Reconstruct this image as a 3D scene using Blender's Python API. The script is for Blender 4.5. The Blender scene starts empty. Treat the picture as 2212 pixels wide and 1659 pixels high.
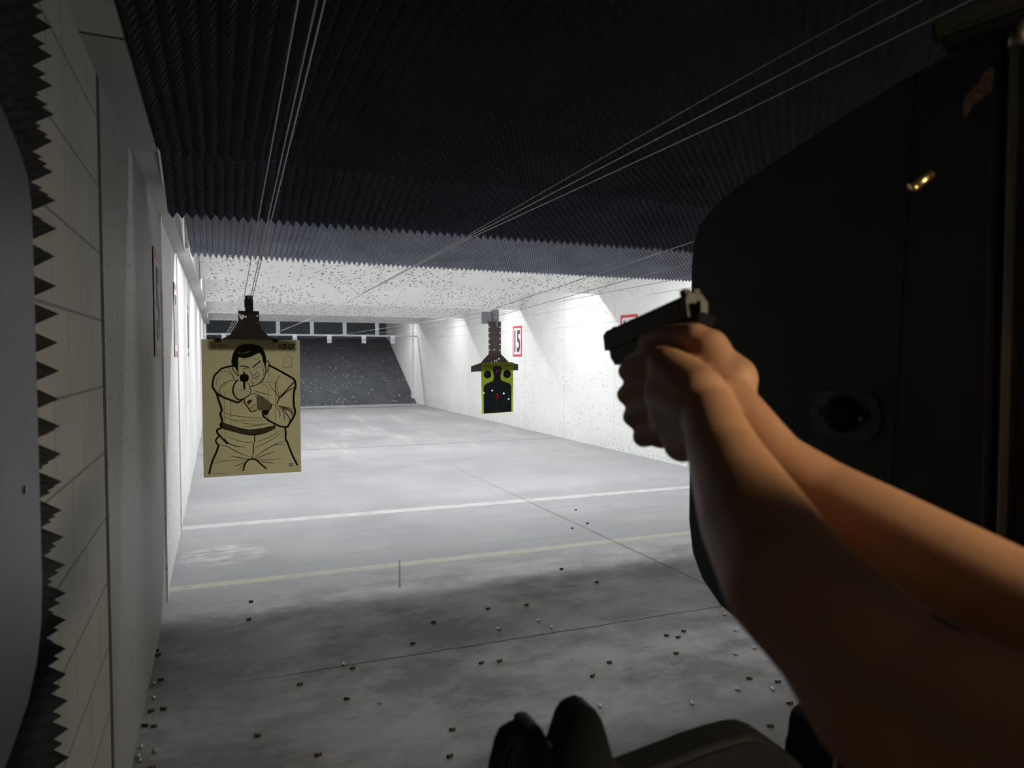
import bpy, bmesh, math, random
from mathutils import Vector, Matrix
rnd = random.Random(7)
S = bpy.context.scene
C = S.collection
PI = math.pi

# ------------------------------------------------------------------ camera
cd = bpy.data.cameras.new('camera')
cam = bpy.data.objects.new('camera', cd); C.objects.link(cam)
cam.location = (0, 0, 1.70)
cam.rotation_euler = (math.radians(90 - 2.25), 0, math.radians(-22.8))
cd.sensor_width = 36; cd.lens = 1514 / 2212 * 36
cd.clip_start = 0.02; cd.clip_end = 80
cd.dof.use_dof = True; cd.dof.focus_distance = 5.0; cd.dof.aperture_fstop = 5.2
S.camera = cam
# ------------------------------------------------------------------ world, exposure
w = bpy.data.worlds.new('world'); S.world = w; w.use_nodes = True
w.node_tree.nodes['Background'].inputs[0].default_value = (0.02, 0.022, 0.025, 1)
w.node_tree.nodes['Background'].inputs[1].default_value = 0.2
S.view_settings.view_transform = 'Standard'; S.view_settings.look = 'None'
S.view_settings.gamma = 1; S.view_settings.exposure = 0.0
try: S.view_settings.use_curve_mapping = False
except Exception: pass
S.cycles.max_bounces = 10; S.cycles.diffuse_bounces = 6; S.cycles.sample_clamp_indirect = 4

def area(name, loc, rot, sx, sy, power, col=(1, 1, 1), spread=PI, parent=None):
    l = bpy.data.lights.new(name, 'AREA'); l.shape = 'RECTANGLE'; l.size = sx; l.size_y = sy
    l.energy = power; l.color = col; l.spread = spread
    o = bpy.data.objects.new(name, l); C.objects.link(o); o.location = loc; o.rotation_euler = rot
    if parent: o.parent = parent
    return o
# lamps behind each overhead deflector, washing the range floor and walls
LAMPS = [(7.66, 3.12, 64), (11.85, 3.10, 50), (15.6, 3.08, 37), (19.7, 3.08, 33), (24.8, 3.10, 30)]
for (y, z, p) in LAMPS:
    for k in range(3):
        area('tube_light', (0.85 + k * 2.15, y, z - 0.03), (math.radians(16), 0, 0), 2.0, 0.05, p, (0.97, 0.985, 1.0))
# weak lamp between the first foam ceiling and the foam baffle
area('tube_light', (3.2, 3.72, 3.02), (math.radians(10), 0, 0), 5.0, 0.04, 24.0, (0.97, 0.985, 1.0))
# unseen fill lights added behind the booths to brighten targets and near range
for x in (2.2, 3.9, 5.6): area('rear_fill', (x, -2.2, 2.66), (math.radians(40), 0, 0), 1.2, 0.5, 14.0, (1.0, 0.98, 0.90), math.radians(120))
# warm lamp over the shooters' walkway, behind the booths
wl = area('walkway_light', (1.5, -1.0, 2.25), (0, 0, 0), 0.26, 0.12, 3.0, (1.0, 0.76, 0.47), math.radians(55))
wl.rotation_euler = Vector((.45 - 1.5, .45 + 1.0, 1.6 - 2.25)).to_track_quat('-Z', 'Y').to_euler()

# ------------------------------------------------------------------ materials
def newmat(name):
    m = bpy.data.materials.new(name); m.use_nodes = True
    nt = m.node_tree; return m, nt, nt.nodes['Principled BSDF']
def P(name, col, rough=0.6, metal=0.0, spec=0.5, var=0.0, scale=8.0, bump=0.0, bscale=60.0):
    m, nt, b = newmat(name)
    b.inputs['Roughness'].default_value = rough; b.inputs['Metallic'].default_value = metal
    b.inputs['Specular IOR Level'].default_value = spec
    tc = nt.nodes.new('ShaderNodeTexCoord')
    n = nt.nodes.new('ShaderNodeTexNoise'); n.inputs['Scale'].default_value = scale; n.inputs['Detail'].default_value = 6
    nt.links.new(tc.outputs['Object'], n.inputs['Vector'])
    r = nt.nodes.new('ShaderNodeValToRGB')
    r.color_ramp.elements[0].position = 0.3; r.color_ramp.elements[1].position = 0.7
    r.color_ramp.elements[0].color = tuple(c * (1 - var) for c in col) + (1,)
    r.color_ramp.elements[1].color = tuple(min(1, c * (1 + var)) for c in col) + (1,)
    nt.links.new(n.outputs['Fac'], r.inputs['Fac']); nt.links.new(r.outputs['Color'], b.inputs['Base Color'])
    if bump:
        n2 = nt.nodes.new('ShaderNodeTexNoise'); n2.inputs['Scale'].default_value = bscale
        nt.links.new(tc.outputs['Object'], n2.inputs['Vector'])
        bp = nt.nodes.new('ShaderNodeBump'); bp.inputs['Strength'].default_value = bump; bp.inputs['Distance'].default_value = 0.01
        nt.links.new(n2.outputs['Fac'], bp.inputs['Height']); nt.links.new(bp.outputs['Normal'], b.inputs['Normal'])
    return m
class NT:
    """small helper for node maths"""
    def __init__(s, nt): s.nt = nt
    def N(s, t, **kw):
        n = s.nt.nodes.new(t)
        for k, v in kw.items(): setattr(n, k, v)
        return n
    def put(s, sock, v):
        if hasattr(v, 'links') or isinstance(v, bpy.types.NodeSocket): s.nt.links.new(v, sock)
        else: sock.default_value = v
    def m(s, op, a, b=None, c=None, clamp=False):
        n = s.N('ShaderNodeMath', operation=op); n.use_clamp = clamp
        s.put(n.inputs[0], a)
        if b is not None: s.put(n.inputs[1], b)
        if c is not None: s.put(n.inputs[2], c)
        return n.outputs[0]
    def mix(s, f, a, b):
        n = s.N('ShaderNodeMix', data_type='RGBA'); s.put(n.inputs[0], f); s.put(n.inputs[6], a); s.put(n.inputs[7], b)
        return n.outputs[2]
    def noise(s, vec, scale, detail=4, rough=0.5):
        n = s.N('ShaderNodeTexNoise'); n.inputs['Scale'].default_value = scale; n.inputs['Detail'].default_value = detail
        n.inputs['Roughness'].default_value = rough; s.nt.links.new(vec, n.inputs['Vector']); return n.outputs['Fac']
    def ramp(s, f, a, b):
        n = s.N('ShaderNodeMapRange'); s.put(n.inputs[0], f); n.inputs[1].default_value = a; n.inputs[2].default_value = b
        return n.outputs[0]
    def band(s, v, c, hw, soft):     # 1 inside |v-c|<hw
        d = s.m('ABSOLUTE', s.m('SUBTRACT', v, c))
        n = s.N('ShaderNodeMapRange'); s.put(n.inputs[0], d); n.inputs[1].default_value = hw; n.inputs[2].default_value = hw + soft
        n.inputs[3].default_value = 1; n.inputs[4].default_value = 0; return n.outputs[0]
    def scalevec(s, vec, v3):
        n = s.N('ShaderNodeMapping'); n.inputs['Scale'].default_value = v3; s.nt.links.new(vec, n.inputs['Vector']); return n.outputs[0]

def white_steel(name, pocks=0.12, base=(0.80, 0.80, 0.78), seam=None, axis=1, lowdirt=True, dens=None, pscale=26):
    """painted steel or board, peppered with dark lead splash marks"""
    m, nt, b = newmat(name); h = NT(nt)
    g = nt.nodes.new('ShaderNodeNewGeometry').outputs['Position']
    sx = h.N('ShaderNodeSeparateXYZ'); nt.links.new(g, sx.inputs[0]); X, Y, Z = sx.outputs
    col = h.mix(h.ramp(h.noise(g, 1.3, 5), 0.35, 0.7), tuple(c * 0.93 for c in base) + (1,), base + (1,))
    wob = h.N('ShaderNodeTexNoise'); wob.inputs['Scale'].default_value = pscale * 1.7; nt.links.new(g, wob.inputs['Vector'])
    ad = h.N('ShaderNodeVectorMath', operation='MULTIPLY_ADD'); nt.links.new(wob.outputs['Color'], ad.inputs[0])
    ad.inputs[1].default_value = (0.025,) * 3; nt.links.new(g, ad.inputs[2])
    vo = h.N('ShaderNodeTexVoronoi'); vo.inputs['Scale'].default_value = pscale; nt.links.new(ad.outputs[0], vo.inputs['Vector'])
    sp = h.N('ShaderNodeSeparateColor'); nt.links.new(vo.outputs['Color'], sp.inputs[0])
    thr = pocks if dens is None else h.m('MULTIPLY', h.ramp(Y, dens[0], dens[1]), pocks)
    patch = h.m('MULTIPLY', h.ramp(h.noise(g, 0.9, 3), 0.38, 0.62), 1.6)
    pick = h.m('LESS_THAN', sp.outputs[0], h.m('MULTIPLY', thr, patch))
    size = h.m('MULTIPLY_ADD', sp.outputs[1], 0.24, 0.15)
    dot = h.m('MULTIPLY', h.m('LESS_THAN', vo.outputs['Distance'], size), pick)
    col = h.mix(h.m('MULTIPLY', dot, 0.9), col, (0.12, 0.125, 0.145, 1))
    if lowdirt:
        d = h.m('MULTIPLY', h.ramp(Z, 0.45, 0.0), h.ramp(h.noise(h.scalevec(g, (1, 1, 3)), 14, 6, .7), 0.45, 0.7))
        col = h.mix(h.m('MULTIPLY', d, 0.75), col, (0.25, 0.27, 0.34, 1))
    if seam:
        v = (X, Y, Z)[axis]
        f = h.m('ABSOLUTE', h.m('SUBTRACT', h.m('FRACT', h.m('DIVIDE', v, seam)), 0.5))
        sm = h.m('LESS_THAN', f, 0.006 / seam)
        col = h.mix(h.m('MULTIPLY', sm, 0.45), col, (0.3, 0.3, 0.3, 1))
    nt.links.new(col, b.inputs['Base Color']); b.inputs['Roughness'].default_value = 0.55
    b.inputs['Specular IOR Level'].default_value = 0.3
    return m

def holes_mat(name, col, holes, plane_scale, trans=0.35, rough=0.8, var=.05):
    """thin sheet with real see-through bullet holes; holes = (x, z, r) world"""
    m, nt, b = newmat(name); h = NT(nt)
    g = nt.nodes.new('ShaderNodeNewGeometry').outputs['Position']
    n = h.noise(g, 9, 4)
    c = h.mix(h.ramp(n, .3, .7), tuple(k * (1 - var) for k in col) + (1,), col + (1,))
    nt.links.new(c, b.inputs['Base Color']); b.inputs['Roughness'].default_value = rough
    b.inputs['Specular IOR Level'].default_value = 0.15
    tr = h.N('ShaderNodeBsdfTranslucent'); nt.links.new(c, tr.inputs['Color'])
    ms = h.N('ShaderNodeMixShader'); ms.inputs[0].default_value = trans
    nt.links.new(b.outputs[0], ms.inputs[1]); nt.links.new(tr.outputs[0], ms.inputs[2])
    cur = None
    sx = h.N('ShaderNodeSeparateXYZ'); nt.links.new(g, sx.inputs[0])
    for (x, z, r) in holes:
        dx = h.m('POWER', h.m('SUBTRACT', sx.outputs[0], x), 2.0); dz = h.m('POWER', h.m('SUBTRACT', sx.outputs[2], z), 2.0)
        q = h.m('LESS_THAN', h.m('ADD', dx, dz), r * r)
        cur = q if cur is None else h.m('MAXIMUM', cur, q)
    out = nt.nodes['Material Output']
    if cur is not None:
        tp = h.N('ShaderNodeBsdfTransparent'); m2 = h.N('ShaderNodeMixShader')
        nt.links.new(cur, m2.inputs[0]); nt.links.new(ms.outputs[0], m2.inputs[1]); nt.links.new(tp.outputs[0], m2.inputs[2])
        nt.links.new(m2.outputs[0], out.inputs[0])
    else: nt.links.new(ms.outputs[0], out.inputs[0])
    return m

M = {}
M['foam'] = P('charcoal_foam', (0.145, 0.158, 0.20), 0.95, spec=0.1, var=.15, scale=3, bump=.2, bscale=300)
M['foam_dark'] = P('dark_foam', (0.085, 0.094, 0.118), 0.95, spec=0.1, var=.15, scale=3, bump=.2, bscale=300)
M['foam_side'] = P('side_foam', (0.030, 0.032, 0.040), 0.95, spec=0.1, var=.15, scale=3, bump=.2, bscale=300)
M['foam_lit'] = P('floor_lit_foam', (0.38, 0.395, 0.46), 0.95, spec=0.1, var=.15, scale=3, bump=.2, bscale=300)  # foam lightened: bounce light from the floor put into the colour
M['black_board'] = P('black_board', (0.02, 0.02, 0.022), 0.9)
M['panel_black'] = P('black_panel', (0.045, 0.053, 0.072), 0.5, spec=0.35, var=.2, scale=4)
M['panel_steel'] = P('brushed_steel', (0.075, 0.08, 0.09), 0.5, metal=0.6, var=.12, scale=7)
M['dark_steel'] = P('dark_steel', (0.06, 0.06, 0.065), 0.45, metal=0.7)
M['galv'] = P('galvanised_steel', (0.50, 0.54, 0.58), 0.5, metal=0.35, var=.2, scale=40)
M['rail'] = P('aged_rail', (0.25, 0.245, 0.22), 0.45, metal=0.8, var=.2)
M['bracket'] = P('bracket_steel', (0.10, 0.10, 0.085), 0.5, metal=0.5, var=.2)
M['cable'] = P('steel_cable', (0.45, 0.45, 0.44), 0.45, metal=0.6)
M['brown_card'] = P('brown_card', (0.06, 0.042, 0.036), 0.85, var=.06)
M['clip'] = P('clip_black', (0.012, 0.012, 0.014), 0.35)
M['wire'] = P('clip_wire', (0.5, 0.5, 0.5), 0.3, metal=1)
M['ink'] = P('dark_ink', (0.035, 0.026, 0.012), 0.9, spec=.1)
M['ink_mid'] = P('mid_ink', (0.085, 0.066, 0.032), 0.9, spec=.1)
M['ink_thin'] = P('faint_ink', (0.20, 0.165, 0.10), 0.9, spec=.1)
M['ink_black'] = P('black_ink', (0.012, 0.014, 0.018), 0.8, spec=.2)
M['ink_red'] = P('red_ink', (0.45, 0.03, 0.05), 0.8)
M['ring'] = P('ring_ink', (0.13, 0.17, 0.15), 0.8)
M['sign_white'] = P('sign_white', (0.78, 0.76, 0.77), 0.5)
M['sign_red'] = P('sign_red', (0.62, 0.07, 0.08), 0.5)
M['sign_num'] = P('sign_number', (0.05, 0.05, 0.075), 0.6)
M['brass'] = P('dull_brass', (0.16, 0.125, 0.07), 0.35, metal=1.0, var=.2, scale=200)
M['brass_bright'] = P('bright_brass', (0.75, 0.55, 0.22), 0.25, metal=1.0)
M['nickel'] = P('nickel_case', (0.6, 0.58, 0.52), 0.25, metal=1.0)
M['skin'] = P('skin', (0.43, 0.235, 0.14), 0.55, spec=.35, var=.08, scale=30)
M['nail'] = P('nail', (0.55, 0.32, 0.24), 0.35)
M['hair'] = P('hair', (0.012, 0.010, 0.009), 0.6, bump=.4, bscale=200)
M['shirt'] = P('black_shirt', (0.014, 0.014, 0.016), 0.9, var=.2)
M['pants'] = P('dark_trousers', (0.03, 0.035, 0.05), 0.9, var=.2)
M['eye'] = P('eye', (0.6, 0.6, 0.58), 0.2)
M['gun'] = P('blued_steel', (0.060, 0.067, 0.085), 0.5, metal=0.0, var=.1)
M['gun_worn'] = P('worn_slide_rear', (0.035, 0.040, 0.040), 0.55, metal=0.0, var=.3, scale=120)
M['polymer'] = P('black_polymer', (0.012, 0.013, 0.015), 0.5, bump=.2, bscale=500)
M['plastic'] = P('moulded_plastic', (0.014, 0.015, 0.017), 0.7, spec=.2)
M['carpet'] = P('bench_top', (0.03, 0.03, 0.032), 0.7)
M['concrete_wall'] = P('painted_wall', (0.45, 0.45, 0.43), 0.7, var=.06)
M['tube'] = None
m, nt, b = newmat('lit_tube'); b.inputs['Emission Color'].default_value = (0.93, 0.96, 1, 1); b.inputs['Emission Strength'].default_value = 6
M['tube'] = m
M['ceil'] = white_steel('ceiling_board', pocks=1.9, base=(0.84, 0.835, 0.80), lowdirt=False, dens=(3, 20), seam=2.4, axis=0, pscale=17)
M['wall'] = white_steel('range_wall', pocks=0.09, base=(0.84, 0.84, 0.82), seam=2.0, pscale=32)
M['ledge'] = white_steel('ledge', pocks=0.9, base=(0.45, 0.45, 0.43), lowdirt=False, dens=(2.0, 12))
M['plate'] = white_steel('wall_plate', pocks=0.10, base=(0.36, 0.36, 0.335), lowdirt=False)

def cmu():
    m, nt, b = newmat('painted_block'); h = NT(nt)
    g = nt.nodes.new('ShaderNodeNewGeometry').outputs['Position']
    sx = h.N('ShaderNodeSeparateXYZ'); nt.links.new(g, sx.inputs[0]); X, Y, Z = sx.outputs
    cz = h.m('DIVIDE', h.m('ADD', Z, -1.6 + .2187 * 8), 0.2187)
    row = h.m('FLOOR', cz)
    fz = h.m('ABSOLUTE', h.m('SUBTRACT', h.m('FRACT', cz), 0.5))
    off = h.m('MULTIPLY', h.m('MODULO', row, 2.0), 0.5)
    cy = h.m('ADD', h.m('DIVIDE', h.m('ADD', Y, -2.10 + 3.8), 0.38), off)
    fy = h.m('ABSOLUTE', h.m('SUBTRACT', h.m('FRACT', cy), 0.5))
    jz = h.m('GREATER_THAN', fz, 0.5 - 0.020); jy = h.m('GREATER_THAN', fy, 0.5 - 0.009)
    j = h.m('MAXIMUM', jz, h.m('MULTIPLY', jy, 0.8))
    n = h.noise(g, 3.0, 6)
    col = h.mix(h.ramp(n, .3, .7), (0.37, 0.37, 0.335, 1), (0.44, 0.44, 0.40, 1))
    col = h.mix(h.m('MULTIPLY', j, 0.75), col, (0.12, 0.12, 0.105, 1))
    vo = h.N('ShaderNodeTexVoronoi'); vo.inputs['Scale'].default_value = 9; nt.links.new(h.scalevec(g, (1, 1.6, .7)), vo.inputs['Vector'])
    sp = h.N('ShaderNodeSeparateColor'); nt.links.new(vo.outputs['Color'], sp.inputs[0])
    d = h.m('MULTIPLY', h.m('LESS_THAN', sp.outputs[0], 0.12), h.m('LESS_THAN', vo.outputs['Distance'], 0.10))
    col = h.mix(h.m('MULTIPLY', d, 0.7), col, (0.12, 0.12, 0.11, 1))
    nt.links.new(col, b.inputs['Base Color']); b.inputs['Roughness'].default_value = 0.7
    bp = h.N('ShaderNodeBump'); bp.inputs['Strength'].default_value = 0.9; bp.inputs['Distance'].default_value = 0.006; bp.invert = True
    nt.links.new(h.m('ADD', j, h.m('MULTIPLY', h.noise(g, 90, 3), 0.15)), bp.inputs['Height']); nt.links.new(bp.outputs['Normal'], b.inputs['Normal'])
    return m
M['block'] = cmu()

def floor_mat():
    m, nt, b = newmat('range_concrete'); h = NT(nt)
    g = nt.nodes.new('ShaderNodeNewGeometry').outputs['Position']
    sx = h.N('ShaderNodeSeparateXYZ'); nt.links.new(g, sx.inputs[0]); X, Y, Z = sx.outputs
    yt = h.m('MULTIPLY_ADD', X, 0.024, Y)          # joints run a hair off square
    big = h.noise(g, 0.9, 8, 0.62); fine = h.noise(g, 6, 8, 0.65); mott = h.noise(h.scalevec(g, (1, 1.4, 1)), 1.3, 10, 0.68)
    near = h.ramp(Y, 5.6, 4.9)                      # bare, soiled slab in front of the first line, painted beyond
    bare = h.mix(h.ramp(mott, 0.40, 0.58), (0.25, 0.245, 0.24, 1), (0.54, 0.525, 0.515, 1))
    bare = h.mix(h.m('MULTIPLY', h.ramp(fine, 0.5, 0.75), 0.35), bare, (0.48, 0.46, 0.45, 1))
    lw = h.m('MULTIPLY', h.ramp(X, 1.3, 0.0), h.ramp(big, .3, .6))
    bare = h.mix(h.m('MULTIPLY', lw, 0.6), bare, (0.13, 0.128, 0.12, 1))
    pnt = h.mix(h.ramp(big, 0.35, 0.68), (0.285, 0.285, 0.30, 1), (0.36, 0.36, 0.37, 1))
    streak = h.noise(h.scalevec(g, (0.5, 4, 1)), 1.2, 5, 0.6)
    pnt = h.mix(h.m('MULTIPLY', h.ramp(streak, 0.5, 0.7), 0.35), pnt, (0.24, 0.24, 0.255, 1))
    dust = h.m('MULTIPLY', h.ramp(h.noise(h.scalevec(g, (1.6, .35, 1)), 1.0, 8, 0.7), 0.52, 0.66), h.ramp(Y, 9, 14))
    pnt = h.mix(h.m('MULTIPLY', dust, 0.5), pnt, (0.55, 0.52, 0.49, 1))
    # white scuff left of the second line
    r1 = h.m('ADD', h.m('POWER', h.m('DIVIDE', h.m('SUBTRACT', X, 0.02), 0.38), 2.0), h.m('POWER', h.m('DIVIDE', h.m('SUBTRACT', Y, 6.45), 0.35), 2.0))
    sc = h.m('MULTIPLY', h.ramp(r1, 1.0, 0.5), h.ramp(h.noise(h.scalevec(g, (2, 5, 1)), 2, 8, .7), 0.44, 0.58))
    pnt = h.mix(h.m('MULTIPLY', sc, 0.6), pnt, (0.60, 0.61, 0.63, 1))
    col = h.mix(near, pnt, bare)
    wear = h.ramp(fine, 0.25, 0.5)
    l1 = h.m('MULTIPLY', h.band(yt, 5.62, 0.045, 0.02), wear)
    l2 = h.m('MULTIPLY', h.band(yt, 7.60, 0.06, 0.03), wear)
    col = h.mix(h.m('MULTIPLY', l1, 0.75), col, (0.52, 0.49, 0.38, 1))
    col = h.mix(h.m('MULTIPLY', l2, 0.75), col, (0.55, 0.55, 0.52, 1))
    wob = h.m('MULTIPLY', h.m('SUBTRACT', h.noise(g, 8, 3), 0.5), 0.03)
    j1 = h.band(h.m('ADD', yt, wob), 3.865, 0.006, 0.004)
    j1 = h.m('MULTIPLY', j1, h.ramp(X, 0.0, 0.5))
    j2 = h.m('MULTIPLY', h.band(h.m('ADD', X, wob), 3.34, 0.012, 0.012), h.ramp(Y, 12.0, 5.0))
    j3 = h.band(h.m('ADD', yt, wob), 13.2, 0.03, 0.03)
    j4 = h.m('MULTIPLY', h.band(h.m('SUBTRACT', X, h.m('MULTIPLY', Y, 0.2417)), 0.0, 0.005, 0.006), h.band(Y, 5.35, 0.32, 0.05))
    for j, s in ((j1, .85), (j2, .5), (j3, .35), (j4, .7)):
        col = h.mix(h.m('MULTIPLY', j, s), col, (0.05, 0.045, 0.045, 1))
    vo = h.N('ShaderNodeTexVoronoi'); vo.inputs['Scale'].default_value = 5.0; nt.links.new(g, vo.inputs['Vector'])
    sp = h.N('ShaderNodeSeparateColor'); nt.links.new(vo.outputs['Color'], sp.inputs[0])
    d = h.m('MULTIPLY', h.m('LESS_THAN', sp.outputs[0], 0.5), h.m('LESS_THAN', vo.outputs['Distance'], 0.035))
    col = h.mix(h.m('MULTIPLY', d, 0.6), col, (0.09, 0.08, 0.08, 1))
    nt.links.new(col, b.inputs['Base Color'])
    nt.links.new(h.m('MULTIPLY_ADD', big, 0.25, 0.45), b.inputs['Roughness'])
    b.inputs['Specular IOR Level'].default_value = 0.35
    bp = h.N('ShaderNodeBump'); bp.inputs['Strength'].default_value = 0.25; bp.inputs['Distance'].default_value = 0.004
    nt.links.new(fine, bp.inputs['Height']); nt.links.new(bp.outputs['Normal'], b.inputs['Normal'])
    return m
M['floor'] = floor_mat()

def berm_mat():
    m, nt, b = newmat('rubber_berm'); h = NT(nt)
    g = nt.nodes.new('ShaderNodeNewGeometry').outputs['Position']
    col = h.mix(h.ramp(h.noise(g, 2, 6, .7), .3, .7), (0.035, 0.038, 0.044, 1), (0.065, 0.07, 0.08, 1))
    vo = h.N('ShaderNodeTexVoronoi'); vo.inputs['Scale'].default_value = 10; nt.links.new(h.scalevec(g, (1, 1, .8)), vo.inputs['Vector'])
    sp = h.N('ShaderNodeSeparateColor'); nt.links.new(vo.outputs['Color'], sp.inputs[0])
    sx = h.N('ShaderNodeSeparateXYZ'); nt.links.new(g, sx.inputs[0])
    th = h.m('MULTIPLY', h.ramp(sx.outputs[2], 2.6, 0.6), 0.55)
    d = h.m('MULTIPLY', h.m('LESS_THAN', sp.outputs[0], th), h.m('LESS_THAN', vo.outputs['Distance'], h.m('MULTIPLY_ADD', sp.outputs[1], .22, .05)))
    col = h.mix(h.m('MULTIPLY', d, 0.8), col, (0.55, 0.58, 0.6, 1))
    nt.links.new(col, b.inputs['Base Color']); b.inputs['Roughness'].default_value = 0.9
    bp = h.N('ShaderNodeBump'); bp.inputs['Strength'].default_value = 0.6; bp.inputs['Distance'].default_value = 0.03
    nt.links.new(h.noise(g, 22, 5), bp.inputs['Height']); nt.links.new(bp.outputs['Normal'], b.inputs['Normal'])
    return m
M['berm'] = berm_mat()

# ------------------------------------------------------------------ mesh helpers
def obj(name, bm, mat, parent=None, smooth=False):
    me = bpy.data.meshes.new(name); bm.normal_update(); bm.to_mesh(me); bm.free()
    me.materials.append(mat)
    if smooth:
        for p in me.polygons: p.use_smooth = True
    o = bpy.data.objects.new(name, me); C.objects.link(o)
    if parent: 
        o.parent = parent
        o.matrix_parent_inverse = parent_inv(parent)
    return o
def parent_inv(p):
    m = Matrix.Translation(p.location)
    q = p.parent
    while q is not None: q = None
    return m.inverted()
def thing(name, label, cat, loc=(0, 0, 0), group=None):
    o = bpy.data.objects.new(name, None); C.objects.link(o); o.location = loc; o.empty_display_size = .05
    tag(o, label, cat, group); return o
def tag(o, label, cat, group=None):
    o['label'] = label; o['category'] = cat
    if group: o['group'] = group
    return o
def struct(name, bm, mat, parent=None, smooth=False):
    o = obj(name, bm, mat, parent, smooth)
    if not parent: o['kind'] = 'structure'
    return o
def box(bm, x0, y0, z0, x1, y1, z1, bev=0.0):
    v = [bm.verts.new(p) for p in ((x0, y0, z0), (x1, y0, z0), (x1, y1, z0), (x0, y1, z0), (x0, y0, z1), (x1, y0, z1), (x1, y1, z1), (x0, y1, z1))]
    fs = [bm.faces.new([v[i] for i in f]) for f in ((0, 3, 2, 1), (4, 5, 6, 7), (0, 1, 5, 4), (1, 2, 6, 5), (2, 3, 7, 6), (3, 0, 4, 7))]
    if bev:
        es = list({e for f in fs for e in f.edges})
        bmesh.ops.bevel(bm, geom=es, offset=bev, segments=3, affect='EDGES', profile=.5)
    return bm
def B(*a, bev=0.0): return box(bmesh.new(), *a, bev=bev)
def frame_for(d):
    d = Vector(d).normalized(); a = Vector((0, 0, 1)) if abs(d.z) < .9 else Vector((1, 0, 0))
    u = d.cross(a).normalized(); return u, d.cross(u).normalized()
def tube(bm, pts, r, seg=8, radii=None, cap=True):
    pts = [Vector(p) for p in pts]; rings = []
    for i, p in enumerate(pts):
        d = pts[min(i + 1, len(pts) - 1)] - pts[max(i - 1, 0)]
        if i == 0: u, v = frame_for(d)
        else:
            dn = d.normalized(); u = (u - dn * u.dot(dn)).normalized(); v = dn.cross(u).normalized()
        rr = radii[i] if radii else r
        rings.append([bm.verts.new(p + (u * math.cos(2 * PI * k / seg) + v * math.sin(2 * PI * k / seg)) * rr) for k in range(seg)])
    for a, b2 in zip(rings, rings[1:]):
        for k in range(seg): bm.faces.new((a[k], a[(k + 1) % seg], b2[(k + 1) % seg], b2[k]))
    if cap: bm.faces.new(rings[0][::-1]); bm.faces.new(rings[-1])
    return bm
def prism(bm, pts, axis, a, b2):
    """extrude a closed 2-D outline along an axis (0: pts=(y,z), 1: pts=(x,z), 2: pts=(x,y))"""
    def mk(p, t):
        return {0: (t, p[0], p[1]), 1: (p[0], t, p[1]), 2: (p[0], p[1], t)}[axis]
    va = [bm.verts.new(mk(p, a)) for p in pts]; vb = [bm.verts.new(mk(p, b2)) for p in pts]
    n = len(pts)
    bm.faces.new(va); bm.faces.new(vb[::-1])
    for i in range(n): bm.faces.new((va[i], vb[i], vb[(i + 1) % n], va[(i + 1) % n]))
    bmesh.ops.recalc_face_normals(bm, faces=bm.faces[:])
    return bm
def smoothline(pts, n=6, closed=False):
    """Catmull-Rom through 2-D or 3-D points"""
    P_ = [Vector(p) for p in pts]; out = []
    N_ = len(P_)
    rng = range(N_ if closed else N_ - 1)
    for i in rng:
        if closed: a, b_, c, d = (P_[(i + k) % N_] for k in (-1, 0, 1, 2))
        else: a, b_, c, d = P_[max(i - 1, 0)], P_[i], P_[i + 1], P_[min(i + 2, N_ - 1)]
        for k in range(n):
            t = k / n
            out.append(0.5 * ((2 * b_) + (c - a) * t + (2 * a - 5 * b_ + 4 * c - d) * t * t + (3 * b_ - a - 3 * c + d) * t ** 3))
    if not closed: out.append(P_[-1])
    return out

# ------------------------------------------------------------------ room shell
XL, XR, YE = -0.35, 6.64, 24.7
struct('floor', B(XL - .3, -3, -.1, XR + .3, 30, 0), M['floor'])
struct('wall_left', B(XL - .25, -3, 0, XL, 2.66, 3.3), M['block'])
struct('wall_left_plates', B(XL - .25, 2.72, 0, XL, 5.35, 3.3), M['plate'])
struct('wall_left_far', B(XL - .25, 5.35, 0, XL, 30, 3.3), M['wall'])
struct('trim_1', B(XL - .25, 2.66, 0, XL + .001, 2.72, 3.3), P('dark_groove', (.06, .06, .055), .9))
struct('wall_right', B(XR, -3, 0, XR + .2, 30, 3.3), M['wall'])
struct('wall_back', B(XL, -3.1, 0, XR, -3, 3.3), M['concrete_wall'])
struct('wall_far', B(XL, 29.6, 0, XR, 29.8, 3.3), P('far_wall', (.09, .10, .11), .9))
struct('ceiling', B(XL, -3, 3.22, XR, 30, 3.36), M['ceil'])
struct('ceiling_walkway', B(XL, -3, 2.70, XR, .35, 2.75), M['concrete_wall'])
# thin raised edges where the steel side plates overlap on the left wall
for i, (y, z1) in enumerate(((5.35, 2.66), (7.45, 2.66), (9.6, 2.66), (12.4, 2.66), (16.0, 2.66))):
    struct('trim_%d' % (i + 2), B(XL, y, 0, XL + .012, y + .10, z1), M['wall'])
# ledges boxed along the top of the left wall
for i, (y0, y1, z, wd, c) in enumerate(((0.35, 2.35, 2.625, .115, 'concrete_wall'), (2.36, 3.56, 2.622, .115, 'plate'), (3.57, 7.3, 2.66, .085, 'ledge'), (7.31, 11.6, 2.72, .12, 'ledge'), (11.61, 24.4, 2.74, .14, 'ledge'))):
    struct('trim_%d' % (i + 8), B(XL, y0, z, XL + wd, y1, 3.22), M[c])

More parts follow.
